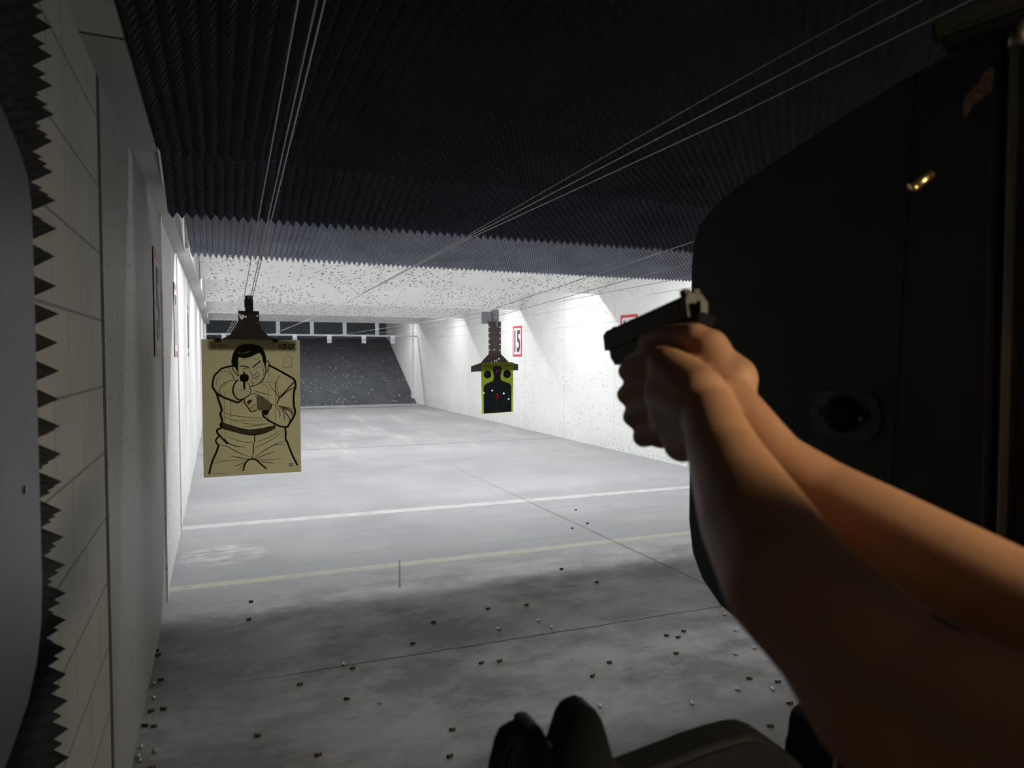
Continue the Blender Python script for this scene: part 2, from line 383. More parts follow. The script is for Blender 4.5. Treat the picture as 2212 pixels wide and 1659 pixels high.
# overhead foam
def foam_sheet(name, org, ux, uy, nrm, nx, ny, pitch, h, base, mat, parent=None):
    """grid of pyramids; org corner, ux/uy unit directions, nrm towards the room"""
    bm = bmesh.new(); org = Vector(org); ux = Vector(ux); uy = Vector(uy); nrm = Vector(nrm)
    g = [[bm.verts.new(org + ux * (i * pitch) + uy * (j * pitch)) for i in range(nx + 1)] for j in range(ny + 1)]
    for j in range(ny):
        for i in range(nx):
            t = bm.verts.new(org + ux * ((i + .5) * pitch) + uy * ((j + .5) * pitch) + nrm * h * (1 + rnd.uniform(-.04, .04)) + ux * rnd.uniform(-.002, .002) + uy * rnd.uniform(-.002, .002))
            q = (g[j][i], g[j][i + 1], g[j + 1][i + 1], g[j + 1][i])
            for k in range(4): bm.faces.new((q[k], q[(k + 1) % 4], t))
    # slab behind
    c = [org, org + ux * nx * pitch, org + ux * nx * pitch + uy * ny * pitch, org + uy * ny * pitch]
    lo = [bm.verts.new(p) for p in c]; hi = [bm.verts.new(p - nrm * base) for p in c]
    bm.faces.new(hi)
    for k in range(4): bm.faces.new((lo[k], lo[(k + 1) % 4], hi[(k + 1) % 4], hi[k]))
    bmesh.ops.recalc_face_normals(bm, faces=bm.faces[:])
    return obj(name, bm, mat, parent)
# first flat foam ceiling over the lanes
nx = int((XR - XL - .12) / .05)
FX0 = XL + .115
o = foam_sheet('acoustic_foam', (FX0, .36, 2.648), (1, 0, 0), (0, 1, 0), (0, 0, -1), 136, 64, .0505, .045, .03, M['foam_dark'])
tag(o, 'flat charcoal pyramid foam ceiling directly over the firing lanes', 'acoustic foam')
struct('ceiling_foam_board', B(FX0 - .01, .36, 2.68, XR - .01, 3.60, 2.70), M['black_board'])
def sloped(name, label, y0, z0, y1, z1, pitch, h, x0, mat):
    d = Vector((0, y1 - y0, z1 - z0)); L = d.length; d.normalize()
    n = Vector((0, d.z, -d.y))
    nyy = round(L / pitch)
    t = thing(name, label, 'baffle', (x0 + 3.2, y0, z0))
    nn = int((XR - .03 - x0) / (L / nyy))
    foam_sheet('foam_facing', (x0, y0, z0), (1, 0, 0), d, n, nn, nyy, L / nyy, h, .02, mat, t)
    bm = bmesh.new(); q = -n
    prism(bm, [(y0 + q.y * .022, z0 + q.z * .022), (y1 + q.y * .022, z1 + q.z * .022), (y1 + q.y * .045, z1 + q.z * .045), (y0 + q.y * .045, z0 + q.z * .045)], 0, x0, XR - .03)
    obj('backing_board', bm, M['concrete_wall'], t)
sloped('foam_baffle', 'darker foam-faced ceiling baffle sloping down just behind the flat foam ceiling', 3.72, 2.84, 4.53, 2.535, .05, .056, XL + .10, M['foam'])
sloped('foam_baffle', 'lighter grey foam-faced ceiling baffle sloping down before the white ceiling', 5.75, 2.92, 7.28, 2.68, .05, .062, XL + .13, M['foam_lit'])
# white deflector plates, one lamp row hidden behind each
DEF = [(10.6, 3.18, 11.6, 2.87, 'white speckled deflector plate nearest to the foam baffles'),
       (14.3, 3.20, 15.3, 2.80, 'second white speckled deflector plate, behind the nearest one'),
       (18.2, 3.20, 19.4, 2.80, 'third white speckled deflector plate, before the one at the backstop'),
       (21.6, 3.20, 24.4, 2.86, 'most heavily pocked white deflector plate, right in front of the backstop')]
for (y0, z0, y1, z1, lab) in DEF:
    bm = prism(bmesh.new(), [(y0, z0), (y1, z1), (y1 + .012, z1 + .03), (y0 + .012, z0 + .012 + .018)], 0, XL + .14, XR - .004)
    o = obj('deflector_plate', bm, M['ceil']); tag(o, lab, 'baffle')
# lamp housings behind the deflectors
lamp_where = ['just behind the last foam baffle', 'behind the nearest white deflector', 'behind the second white deflector', 'behind the third white deflector', 'over the rubber backstop']
side = ['left', 'middle', 'right']
for (y, z, p), wh in zip(LAMPS, lamp_where):
    for k in range(3):
        x = 0.85 + k * 2.15
        t = thing('lamp_fixture', '%s long white lamp fixture %s' % (side[k], wh), 'lamp', (x, y, z), 'ceiling lamps of the range')
        bm = bmesh.new(); prism(bm, [(y - .07, z + .01), (y + .07, z + .01), (y + .05, z + .06), (y + .04, 3.215), (y - .04, 3.215), (y - .05, z + .06)], 0, x - 1.05, x + 1.05)
        obj('housing', bm, M['sign_white'], t)
        for s in (-.03, .03):
            obj('lamp_tube', tube(bmesh.new(), [(x - 1.0, y + s, z - .006), (x + 1.0, y + s, z - .006)], .013, 10), M['tube'], t, True)
# rear trap: rubber berm, side facets, rail with pulley boxes
bm = prism(bmesh.new(), [(YE, 0), (29.2, 2.43), (29.55, 2.43), (29.55, 0)], 0, XL + .01, XR - .01)
o = obj('rubber_berm', bm, M['berm']); tag(o, 'dark sloping granulated rubber backstop berm speckled with bright lead', 'backstop')
struct('trim_20', B(XR - .10, 25.0, 0, XR, 25.12, 2.9), M['wall'])
t = thing('pulley_rail', 'pale horizontal steel rail hung across the range under the last deflector', 'rail', (3.1, 24.55, 2.42))
obj('rail_bar', B(XL + .02, 24.5, 2.395, XR - .02, 24.56, 2.45), M['galv'], t)
for x in (1.88, 2.97, 4.06, 5.18): obj('hanger_bracket', B(x - .06, 24.50, 2.45, x + .06, 24.54, 2.88), M['galv'], t)
LX = [.21, 1.34, 2.40, 3.53, 4.70, 5.72]
for i, x in enumerate(LX):
    tt = thing('pulley_box', ['leftmost', 'second from left', 'third from left', 'fourth from left', 'fifth from left', 'rightmost'][i] + ' pale cable pulley box on the far rail', 'pulley', (x, 24.46, 2.2), 'pulley boxes on the far rail')
    obj('housing', B(x - .07, 24.40, 2.16, x + .07, 24.49, 2.42, bev=.012), M['sign_white'], tt)
    obj('pulley_wheel', tube(bmesh.new(), [(x - .02, 24.37, 2.28), (x + .02, 24.37, 2.28)], .06, 16), M['galv'], tt)

# ------------------------------------------------------------------ text helper
def text_bm(body, size, sx=1.0, bold=0.0, depth=0.0):
    cu = bpy.data.curves.new('txt', 'FONT'); cu.body = body; cu.size = size; cu.extrude = depth; cu.offset = bold
    cu.align_x = 'CENTER'; cu.align_y = 'CENTER'
    o = bpy.data.objects.new('txt', cu); C.objects.link(o)
    dg = bpy.context.evaluated_depsgraph_get(); me = bpy.data.meshes.new_from_object(o.evaluated_get(dg))
    bm = bmesh.new(); bm.from_mesh(me)
    for v in bm.verts: v.co.x *= sx
    bpy.data.objects.remove(o); bpy.data.meshes.remove(me); bpy.data.curves.remove(cu)
    return bm
def fit(bm, w_, h_):
    xs = [v.co.x for v in bm.verts]; ys = [v.co.y for v in bm.verts]
    cx, cy = (min(xs) + max(xs)) / 2, (min(ys) + max(ys)) / 2
    for v in bm.verts:
        v.co.x = (v.co.x - cx) * w_ / (max(xs) - min(xs)); v.co.y = (v.co.y - cy) * h_ / (max(ys) - min(ys))
    return bm
def stand(bm, mtx):
    bmesh.ops.transform(bm, matrix=mtx, verts=bm.verts[:]); return bm
# distance signs on the side walls
M['red_faint'] = P('faint_red', (.42, .26, .25), .7, var=.3, scale=20)  # paler, greyer red with low contrast
M['face_dim'] = P('dim_face', (.42, .42, .40), .7)  # face greyed: dimness of the near wall put into the colour
M['num_faint'] = P('faint_number', (.20, .20, .20), .7, var=.4, scale=25)  # lighter grey digits with low contrast
def dist_sign(num, y, wall, label, ztop=2.43, wd=.54, ht=.73, mats=('sign_white', 'sign_red', 'sign_num')):
    x = XR if wall == 'R' else XL
    s = -1 if wall == 'R' else 1
    t = thing('distance_sign', label, 'sign', (x, y, ztop - ht))
    z0 = ztop - ht; 
    def plate(y0, z0, y1, z1, d0, d1): return box(bmesh.new(), min(x + s * d0, x + s * d1), y0, z0, max(x + s * d0, x + s * d1), y1, z1)
    base = .001
    obj('sign_face', plate(y - wd / 2, z0, y + wd / 2, ztop, base, base + .004), M[mats[0]], t)
    bw = .05; bm = bmesh.new()
    for q in ((y - wd / 2, z0, y + wd / 2, z0 + bw), (y - wd / 2, ztop - bw, y + wd / 2, ztop), (y - wd / 2, z0 + bw, y - wd / 2 + bw, ztop - bw), (y + wd / 2 - bw, z0 + bw, y + wd / 2, ztop - bw)):
        box(bm, min(x + s * base, x + s * (base + .006)), q[0], q[1], max(x + s * base, x + s * (base + .006)), q[2], q[3])
    obj('red_border', bm, M[mats[1]], t)
    b2 = fit(text_bm(num, .5, bold=.012, depth=.002), wd - .2 if len(num) > 1 else .22, ht - .2)
    R_ = Matrix(((0, 0, s, 0), (-s * -1 if False else (1 if wall == 'L' else -1), 0, 0, 0), (0, 1, 0, 0), (0, 0, 0, 1)))
    b2 = stand(b2, Matrix.Translation((x + s * (base + .006), y, z0 + ht / 2)) @ R_)
    obj('number', b2, M[mats[2]], t)
dist_sign('15', 15.46, 'R', 'red-framed white sign reading 15 on the right wall beside the green target')
dist_sign('10', 10.52, 'R', 'red-framed white sign reading 10 on the right wall behind the raised pistol')
dist_sign('5', 5.02, 'L', 'red-framed number sign nearest to the booths on the left wall', 2.36, .58, .66, ('face_dim', 'red_faint', 'num_faint'))
dist_sign('7', 7.15, 'L', 'red-framed number sign in the middle of the three on the left wall', 2.36, .54, .66, ('sign_white', 'red_faint', 'num_faint'))
dist_sign('10', 10.02, 'L', 'red-framed number sign farthest down the left wall', 2.36, .54, .66, ('sign_white', 'red_faint', 'num_faint'))

# ------------------------------------------------------------------ flat printing on target paper
def ribbon(bm, pts, w0, Y, X, Z, taper=True, smooth=True):
    p = smoothline([(a, b_, 0) for a, b_ in pts], 5) if smooth and len(pts) > 2 else [Vector((a, b_, 0)) for a, b_ in pts]
    n = len(p); L = []; R_ = []
    for i in range(n):
        d = p[min(i + 1, n - 1)] - p[max(i - 1, 0)]
        if d.length < 1e-6: d = Vector((1, 0, 0))
        d.normalize(); q = Vector((-d.y, d.x, 0)); f = 1.0
        if taper: f = 0.45 + 0.55 * math.sin(PI * min(1, max(0, i / (n - 1))))
        L.append(p[i] + q * w0 * f / 2); R_.append(p[i] - q * w0 * f / 2)
    a = [bm.verts.new((X(v.x), Y, Z(v.y))) for v in L]; c = [bm.verts.new((X(v.x), Y, Z(v.y))) for v in R_]
    for i in range(n - 1):
        bm.faces.new((a[i], a[i + 1], c[i + 1], c[i]))
def poly(bm, pts, Y, X, Z, smooth=True):
    p = smoothline([(a, b_, 0) for a, b_ in pts], 5, closed=True) if smooth else [Vector((a, b_, 0)) for a, b_ in pts]
    f = bm.faces.new([bm.verts.new((X(v.x), Y, Z(v.y))) for v in p])
    bmesh.ops.triangulate(bm, faces=[f])
def ell(cx, cy, rx, ry, n=28): return [(cx + rx * math.cos(2 * PI * k / n), cy + ry * math.sin(2 * PI * k / n)) for k in range(n)]
def frontface(bm):
    for f in bm.faces:
        f.normal_update()
        if f.normal.y > 0: f.normal_flip()
    return bm
# --- first target: olive photo-print style man aiming a revolver
T1Y = 4.95
X1 = lambda u: -0.0932 + (u - 61) * 0.000755
Z1 = lambda v: 1.811 - (v - 435) * 0.000775
t1 = thing('paper_target', 'large olive paper target printed with a man aiming a revolver, hung nearest on the left', 'target', (.21, T1Y, .91))
holes = [(X1(508), Z1(1053), .0035), (X1(525), Z1(1040), .003), (X1(562), Z1(1054), .0035), (X1(640), Z1(1195), .004)]
mp = holes_mat('olive_paper', (0.78, 0.69, 0.36), holes, 1, trans=0.58)
bm = bmesh.new()
g = [[None] * 13 for _ in range(19)]
for j in range(19):
    for i in range(13):
        u = 61 + 809 * i / 12; v = 435 + 1160 * j / 18
        g[j][i] = bm.verts.new((X1(u), T1Y + .004 * math.sin(i / 12 * PI) * (j / 18), Z1(v)))
for j in range(18):
    for i in range(12): bm.faces.new((g[j][i], g[j + 1][i], g[j + 1][i + 1], g[j][i + 1]))
obj('paper_sheet', bm, mp, t1, True)
YP = T1Y - .0016
def strokes(name, mat, data, fills=(), y=YP, X=X1, Z=Z1, parent=t1, taper=True):
    bm = bmesh.new()
    for f in fills: poly(bm, f, y, X, Z)
    for i, (w0, pts) in enumerate(data): ribbon(bm, pts, w0, y - .0001 - .00001 * (i % 7), X, Z, taper)
    return obj(name, frontface(bm), mat, parent)
OUT = [
 (17, [(600, 650), (640, 672), (700, 705), (760, 740), (818, 780), (830, 830), (828, 862)]),
 (17, [(828, 850), (814, 900), (812, 1000), (823, 1050), (818, 1090), (790, 1140), (752, 1197)]),
 (15, [(760, 1193), (700, 1187), (640, 1157), (590, 1125), (552, 1088), (548, 1048)]),
 (15, [(318, 655), (250, 670), (215, 683), (180, 718), (158, 745), (143, 820), (152, 850), (190, 900), (250, 932), (320, 963), (350, 968), (388, 938)]),
 (17, [(150, 845), (175, 890), (190, 945), (213, 1025), (203, 1060), (215, 1115), (214, 1145), (198, 1168)]),
 (16, [(205, 1140), (210, 1180), (182, 1190), (173, 1212), (192, 1245)]),
 (14, [(192, 1245), (166, 1275), (165, 1300), (187, 1328)]),
 (15, [(190, 1240), (240, 1300), (262, 1318)]),
 (16, [(185, 1325), (165, 1385), (140, 1440), (120, 1500), (106, 1567)]),
 (16, [(735, 1200), (742, 1250), (738, 1290), (756, 1335), (790, 1430), (838, 1535)]),
 (13, [(378, 1557), (398, 1495), (430, 1462), (480, 1462), (520, 1500), (574, 1550)]),
 (9, [(478, 1255), (477, 1315)]), (9, [(467, 1318), (464, 1415)]), (6, [(458, 1425), (456, 1450)]),
 (12, [(350, 775), (320, 810), (306, 860), (315, 905), (350, 945), (390, 940)]),
 (7, [(440, 830), (452, 862), (447, 900), (420, 925), (395, 935)]),
 (10, [(398, 930), (400, 972), (430, 1018), (455, 1052), (500, 1036)]),
 (8, [(572, 650), (580, 700), (566, 755), (535, 800), (480, 828), (448, 832)]),
 (8, [(578, 632), (600, 614), (608, 650), (592, 705), (574, 714)]),
 (7, [(306, 668), (325, 662), (345, 700), (354, 745), (330, 722), (310, 692), (306, 668)]),
 (10, [(365, 660), (400, 660), (440, 674)]), (10, [(468, 674), (500, 645), (537, 618)]),
 (9, [(625, 990), (617, 1025), (592, 1042)]),
 (10, [(818, 800), (745, 878), (690, 940), (668, 992)]), (8, [(828, 845), (765, 878), (700, 935)]),
 (8, [(700, 1008), (745, 1070), (775, 1125), (768, 1190)]),
]
THIN = [
 (6, [(385, 690), (410, 678), (432, 682)]), (4, [(490, 684), (510, 674), (532, 668)]),
 (6, [(445, 675), (452, 720), (470, 738), (495, 730), (502, 705)]), (6, [(455, 768), (490, 756), (522, 745)]),
 (4, [(460, 775), (500, 768), (532, 782)]), (4, [(505, 700), (525, 735), (520, 752)]), (4, [(455, 640), (466, 655)]),
 (4, [(540, 640), (562, 700), (556, 745), (540, 790)]), (5, [(585, 650), (590, 685)]),
 (5, [(318, 685), (338, 730)]), (5, [(540, 790), (470, 810)]),
 (6, [(345, 780), (285, 782), (235, 805), (202, 845), (205, 890), (245, 930)]),
 (5, [(325, 775), (300, 735), (250, 702), (205, 720)]), (5, [(270, 672), (300, 720), (315, 775)]), (4, [(180, 830), (175, 780), (215, 740)]), (4, [(225, 850), (240, 815), (280, 795)]),
 (4, [(320, 835), (330, 905)]), (4, [(345, 870), (400, 868), (430, 880)]), (4, [(350, 905), (400, 905)]), (5, [(415, 800), (440, 820), (445, 850)]),
 (5, [(440, 790), (468, 800), (465, 835)]),
 (6, [(395, 935), (440, 905), (482, 897), (500, 905), (560, 935), (628, 992)]), (4, [(480, 900), (502, 940), (502, 1030)]),
 (6, [(422, 1002), (445, 975), (462, 945)]), (6, [(438, 1035), (470, 1000), (490, 985)]), (5, [(455, 1040), (475, 1015)]), (5, [(410, 985), (432, 950)]),
 (6, [(628, 992), (700, 1013), (750, 1020), (812, 1042)]), (6, [(655, 1005), (692, 1060), (688, 1110)]), (6, [(680, 1005), (722, 1062), (733, 1140)]),
 (6, [(760, 1030), (800, 1060), (805, 1090)]),
 (7, [(690, 940), (660, 888), (665, 810), (692, 742)]), (5, [(690, 935), (650, 880), (625, 850), (608, 810)]), (5, [(690, 930), (678, 870), (682, 828)]),
 (5, [(600, 700), (610, 750)]), (5, [(690, 925), (705, 890)]), (6, [(690, 938), (655, 935)]),
 (5, [(215, 1035), (262, 1065), (340, 1085), (440, 1102), (562, 1108)]), (4, [(225, 1080), (300, 1118), (400, 1122), (560, 1125)]),
 (4, [(300, 1120), (380, 1145), (480, 1160), (590, 1160)]), (5, [(215, 940), (300, 945)]), (5, [(380, 1175), (480, 1172), (590, 1160)]), (6, [(470, 868), (540, 890), (622, 916)]),
 (8, [(230, 1270), (262, 1310), (330, 1342), (402, 1352)]), (5, [(248, 1248), (330, 1290), (400, 1310), (462, 1313)]), (5, [(480, 1313), (560, 1292), (640, 1255), (705, 1212)]),
 (6, [(480, 1362), (560, 1330), (650, 1280), (722, 1222)]), (7, [(190, 1327), (255, 1342), (330, 1390), (445, 1442)]), (7, [(735, 1320), (660, 1335), (560, 1390), (478, 1442)]),
 (5, [(740, 1350), (650, 1345), (560, 1385)]), (4, [(130, 1482), (230, 1462), (350, 1462), (432, 1460)]), (4, [(490, 1462), (600, 1472), (722, 1465)]),
 (7, [(430, 1455), (350, 1440), (270, 1420)]), (7, [(480, 1455), (560, 1430), (650, 1400)]), (6, [(490, 1465), (560, 1490), (640, 1505)]), (6, [(425, 1465), (350, 1500), (300, 1510)]),
 (5, [(425, 1470), (385, 1500), (330, 1555)]), (6, [(700, 1290), (735, 1240)]), (5, [(560, 1108), (600, 1100)]),
]
HAIR = [(300, 640), (300, 600), (316, 545), (345, 502), (380, 480), (440, 471), (510, 480), (552, 505), (575, 555), (583, 615), (575, 665), (562, 640), (556, 600), (532, 550), (495, 562), (455, 582), (400, 592), (355, 588), (345, 630), (352, 700), (338, 690), (318, 660)]
GUNF = [(365, 745), (372, 732), (388, 728), (400, 704), (412, 728), (428, 732), (437, 748), (436, 775), (424, 792), (408, 798), (407, 854), (392, 854), (390, 798), (374, 790), (364, 772)]
WATCH = [(545, 1045), (556, 1075), (575, 1088), (595, 1070), (605, 1045), (575, 1040)]
strokes('printed_outline', M['ink'], OUT, [HAIR, WATCH], taper=False)
strokes('printed_linework', M['ink_mid'], [(w0 * .95, p) for w0, p in THIN], [])
strokes('printed_belt', P('belt_ink', (.17, .14, .075), .9, var=.4, scale=60), [], [[(205, 1135), (300, 1168), (390, 1197), (450, 1206), (540, 1197), (620, 1181), (652, 1170), (655, 1192), (620, 1215), (560, 1238), (470, 1250), (390, 1237), (290, 1208), (205, 1178)]])
strokes('printed_belt_edge', M['ink'], [(6, [(215, 1135), (300, 1168), (390, 1197), (450, 1206), (540, 1197), (620, 1181)]), (8, [(205, 1180), (290, 1210), (390, 1239), (470, 1252), (560, 1240), (650, 1203)])], y=YP - .0002)
strokes('printed_revolver', M['ink'], [], [GUNF, [(500, 935), (530, 945), (600, 990), (612, 1010), (595, 1038), (545, 1030), (510, 1020)]][:1], y=YP - .0003)
strokes('printed_revolver_shine', M['ink_mid'], [(9, [(376, 748), (384, 760)]), (9, [(418, 748), (424, 762)]), (6, [(400, 725), (400, 760)])], y=YP - .0005)
wash = P('pale_wash', (.52, .45, .24), .9, var=.25, scale=120)
for wp in ([(505, 910), (560, 940), (620, 992), (612, 1025), (590, 1038), (540, 1042), (505, 1030)], [(180, 850), (215, 905), (330, 950), (345, 962), (250, 925), (195, 895)], [(700, 1012), (760, 1028), (800, 1060), (795, 1110), (780, 1060), (730, 1040)]): strokes('shading_wash', wash, [], [wp], y=YP + .0002)
for st in ([(9, [(350, 552), (365, 545), (372, 560)])], [(12, [(385, 552), (420, 545), (455, 532)])]): strokes('hair_highlight', mp, st, y=YP - .0005)
strokes('scoring_zone', M['ink_thin'], [(3, [(238, 870), (236, 1000), (238, 1290)]), (3, [(288, 950), (287, 1080), (286, 1205)]), (3, [(598, 860), (597, 1000), (594, 1165)]), (3, [(657, 815), (656, 1000), (652, 1265)]),
    (3, [(345, 680), (370, 620), (420, 598), (480, 598), (545, 620)]), (3, [(540, 800), (640, 800), (656, 815)]), (3, [(375, 960), (378, 1010), (400, 1028)]), (3, [(520, 810), (580, 830), (598, 870)])], taper=False)
def lines_block(x0, x1, ys, w0): return [(w0, [(x0, y), (x0 + (x1 - x0) * f, y)]) for y, f in ys]
strokes('small_print', M['ink_thin'], lines_block(197, 290, ((482, 1), (494, .8), (506, .8)), 5) + lines_block(150, 250, ((1565, .8),), 4) + lines_block(762, 800, ((1520, 1), (1535, 1)), 8) + [(3, [(725, 660), (740, 585), (790, 585), (800, 660)]), (3, [(755, 600), (762, 612)]), (3, [(755, 625), (760, 640)]), (3, [(715, 672), (805, 672)])]
    + [(5, ell(160, 491, 19, 19, 16) + [ell(160, 491, 19, 19, 16)[0]]), (6, [(148, 486), (160, 494), (173, 487)]), (5, [(150, 500), (170, 500)])], taper=False)
bm = stand(fit(text_bm('ICE-QT', .04, bold=.0012, depth=.0001), (830 - 693) * .000755, 48 * .000775), Matrix.Translation((X1(762), YP - .0002, Z1(496))) @ Matrix.Rotation(PI / 2, 4, 'X'))
obj('printed_lettering', bm, M['ink_black'], t1)
strokes('red_mark', M['ink_red'], [], [[(420, 975), (432, 955), (448, 948), (460, 958), (452, 972), (432, 982)]], y=YP - .0004)
# brown hanger board behind it
t = thing('target_hanger', 'dark brown flared card hanger holding the olive target', 'hanger', (X1(445), T1Y + .02, Z1(190)))
hb = [(360, 190), (530, 190), (532, 300), (548, 335), (575, 370), (610, 405), (660, 430), (840, 448), (842, 535), (118, 528), (118, 450), (225, 432), (290, 395), (330, 350), (358, 300)]
mh = holes_mat('brown_hanger_card', (0.16, 0.115, 0.10), [(X1(a), Z1(b_), .006) for a, b_ in ((372, 225), (376, 245), (420, 240), (516, 230), (376, 293), (517, 293))] + [(X1(395), Z1(238), .011), (X1(388), Z1(252), .009)], 1, trans=0.0)
bm = prism(bmesh.new(), [(X1(a), Z1(b_)) for a, b_ in hb], 1, T1Y + .012, T1Y + .016)
obj('hanger_board', bm, mh, t)
obj('reinforcing_strip', B(X1(362), T1Y + .009, Z1(205), X1(528), T1Y + .0119, Z1(190)), M['dark_steel'], t)
for q, (u, v) in enumerate(((190, 440), (662, 440))):
    t = thing('binder_clip', ['left', 'right'][q] + ' black binder clip on the top edge of the olive target', 'clip', (X1(u), T1Y, Z1(v) - .02), 'binder clips on the olive target')
    x, z = X1(u), Z1(v)
    bm = prism(bmesh.new(), [(T1Y - .010, z + .010), (T1Y + .022, z + .010), (T1Y + .0205, z - .014), (T1Y + .0175, z - .014), (T1Y + .0185, z + .006), (T1Y - .007, z + .006), (T1Y - .003, z - .014), (T1Y - .006, z - .014)], 0, x - .017, x + .017)
    obj('clip_body', bm, M['clip'], t)
    loop = [(x - .008, T1Y - .007, z + .004), (x - .010, T1Y - .004, z + .014), (x - .007, T1Y - .001, z + .026), (x, T1Y, z + .030), (x + .007, T1Y - .001, z + .026), (x + .010, T1Y - .004, z + .014), (x + .008, T1Y - .007, z + .004)]
    obj('wire_handle', tube(bmesh.new(), loop, .0013, 6), M['wire'], t, True)
# carrier block above it
t = thing('target_carrier', 'dark metal cable carrier block above the olive target', 'carrier', (X1(448), T1Y + .02, Z1(200)))
obj('carrier_block', B(X1(417), T1Y - .01, Z1(205), X1(482), T1Y + .07, Z1(60), bev=.004), M['dark_steel'], t)
obj('side_plate', B(X1(411), T1Y - .005, Z1(160), X1(417) - .0002, T1Y + .06, Z1(95)), M['dark_steel'], t)
obj('bolt', tube(bmesh.new(), [(X1(446), T1Y - .016, Z1(80)), (X1(446), T1Y - .0101, Z1(80))], .008, 10), M['galv'], t)

# --- second target: green sheet with a black silhouette
T2Y = 6.10
X2 = lambda u: 2.256 + (u - 254) * 0.000722
Z2 = lambda v: 1.645 - (v - 883) * 0.000655
t2 = thing('paper_target', 'smaller lime green paper target with a black head and shoulders silhouette', 'target', (2.415, T2Y, 1.17))
h2 = [(X2(403), Z2(1285), .0085), (X2(565), Z2(1330), .010), (X2(632), Z2(1412), .008), (X2(287), Z2(1318), .008), (X2(507), Z2(995), .006), (X2(463), Z2(875), .005), (X2(445), Z2(860), .004)]
m2 = holes_mat('lime_paper', (0.58, 0.68, 0.07), h2, 1, trans=.42)
mk2 = holes_mat('black_print', (0.040, 0.052, 0.068), h2, 1, trans=.05)
bm = bmesh.new(); f = [bm.verts.new((X2(u), T2Y, Z2(v))) for u, v in ((252, 885), (258, 1613), (697, 1600), (697, 880))]; bm.faces.new(f)
obj('paper_sheet', bm, m2, t2)
YQ = T2Y - .002
SIL = [(412, 1010), (410, 965), (425, 938), (475, 927), (525, 940), (537, 970), (533, 1010), (520, 1060), (515, 1110), (535, 1148), (600, 1168), (650, 1190), (668, 1225), (672, 1300), (672, 1595), (480, 1603), (285, 1610), (283, 1300), (283, 1240), (295, 1205), (335, 1180), (410, 1150), (428, 1115), (425, 1070)]
bm = bmesh.new(); poly(bm, SIL, YQ, X2, Z2, smooth=False); obj('black_silhouette', frontface(bm), mk2, t2)
for e in (ell(338, 1055, 50, 56), ell(610, 1052, 52, 58)): strokes('round_spot', M['ink_black'], [], [e], YQ, X2, Z2, t2)
rings = []
for rx, ry in ((62, 88), (105, 150), (150, 205)):
    e = ell(472, 1370, rx, ry, 24); rings.append((4, e + [e[0]]))
rings += [(4, [(472, 1145), (472, 1595)]), (4, [(290, 1370), (668, 1370)]), (3, [(338, 1030), (338, 1080)]), (3, [(312, 1055), (364, 1055)]), (3, [(610, 1026), (610, 1078)]), (3, [(584, 1052), (636, 1052)])]
for c in ((338, 1055), (610, 1052)):
    e = ell(c[0], c[1], 25, 28, 16); rings.append((3, e + [e[0]]))
strokes('scoring_rings', M['ring'], rings, [], YQ - .0006, X2, Z2, t2, taper=False)
for e in (ell(472, 1370, 30, 46), ell(470, 1013, 19, 23)): strokes('red_centre', M['ink_red'], [], [e], YQ - .0012, X2, Z2, t2)
strokes('small_print', M['ink_black'], lines_block(270, 425, ((930, 1),), 5) + lines_block(335, 395, ((945, 1),), 6) + lines_block(545, 665, ((915, 1),), 3) + lines_block(580, 662, ((931, 1),), 6) + [(3, [(300, 900), (300, 965)])], [], YQ, X2, Z2, t2, taper=False)
t = thing('target_hanger', 'brown arrow-shaped card hanger with a row of holes, holding the green target', 'hanger', (X2(443), T2Y + .02, Z2(300)))
hb = [(357, 300), (530, 300), (530, 765), (585, 820), (640, 880), (775, 912), (772, 1000), (182, 1012), (118, 1018), (118, 938), (250, 890), (300, 830), (360, 765)]
hh = [(X2(x), Z2(y), .006) for x in (370, 517) for y in (380, 462, 545, 627, 708)] + [(X2(438), Z2(702), .006), (X2(503), Z2(832), .007), (X2(478), Z2(850), .005), (X2(468), Z2(870), .005), (X2(443), Z2(862), .006), (X2(400), Z2(880), .005)]
mh2 = holes_mat('worn_hanger_card', (0.24, 0.195, 0.18), hh, 1, trans=0.0)
obj('hanger_board', prism(bmesh.new(), [(X2(a), Z2(b_)) for a, b_ in hb], 1, T2Y + .008, T2Y + .012), mh2, t)
t = thing('target_carrier', 'pale galvanised cable carrier with side plate above the green target', 'carrier', (X2(455), T2Y + .02, Z2(300)))
obj('carrier_block', B(X2(415), T2Y - .005, Z2(298), X2(495), T2Y + .07, Z2(135), bev=.003), M['galv'], t)
obj('side_plate', B(X2(270), T2Y + .02, Z2(335), X2(414), T2Y + .026, Z2(165)), M['galv'], t)
obj('hook', tube(bmesh.new(), [(X2(500), T2Y - .012, Z2(300)), (X2(470), T2Y - .014, Z2(305)), (X2(455), T2Y - .014, Z2(340)), (X2(470), T2Y - .014, Z2(385))], .005, 8), M['sign_white'], t, True)

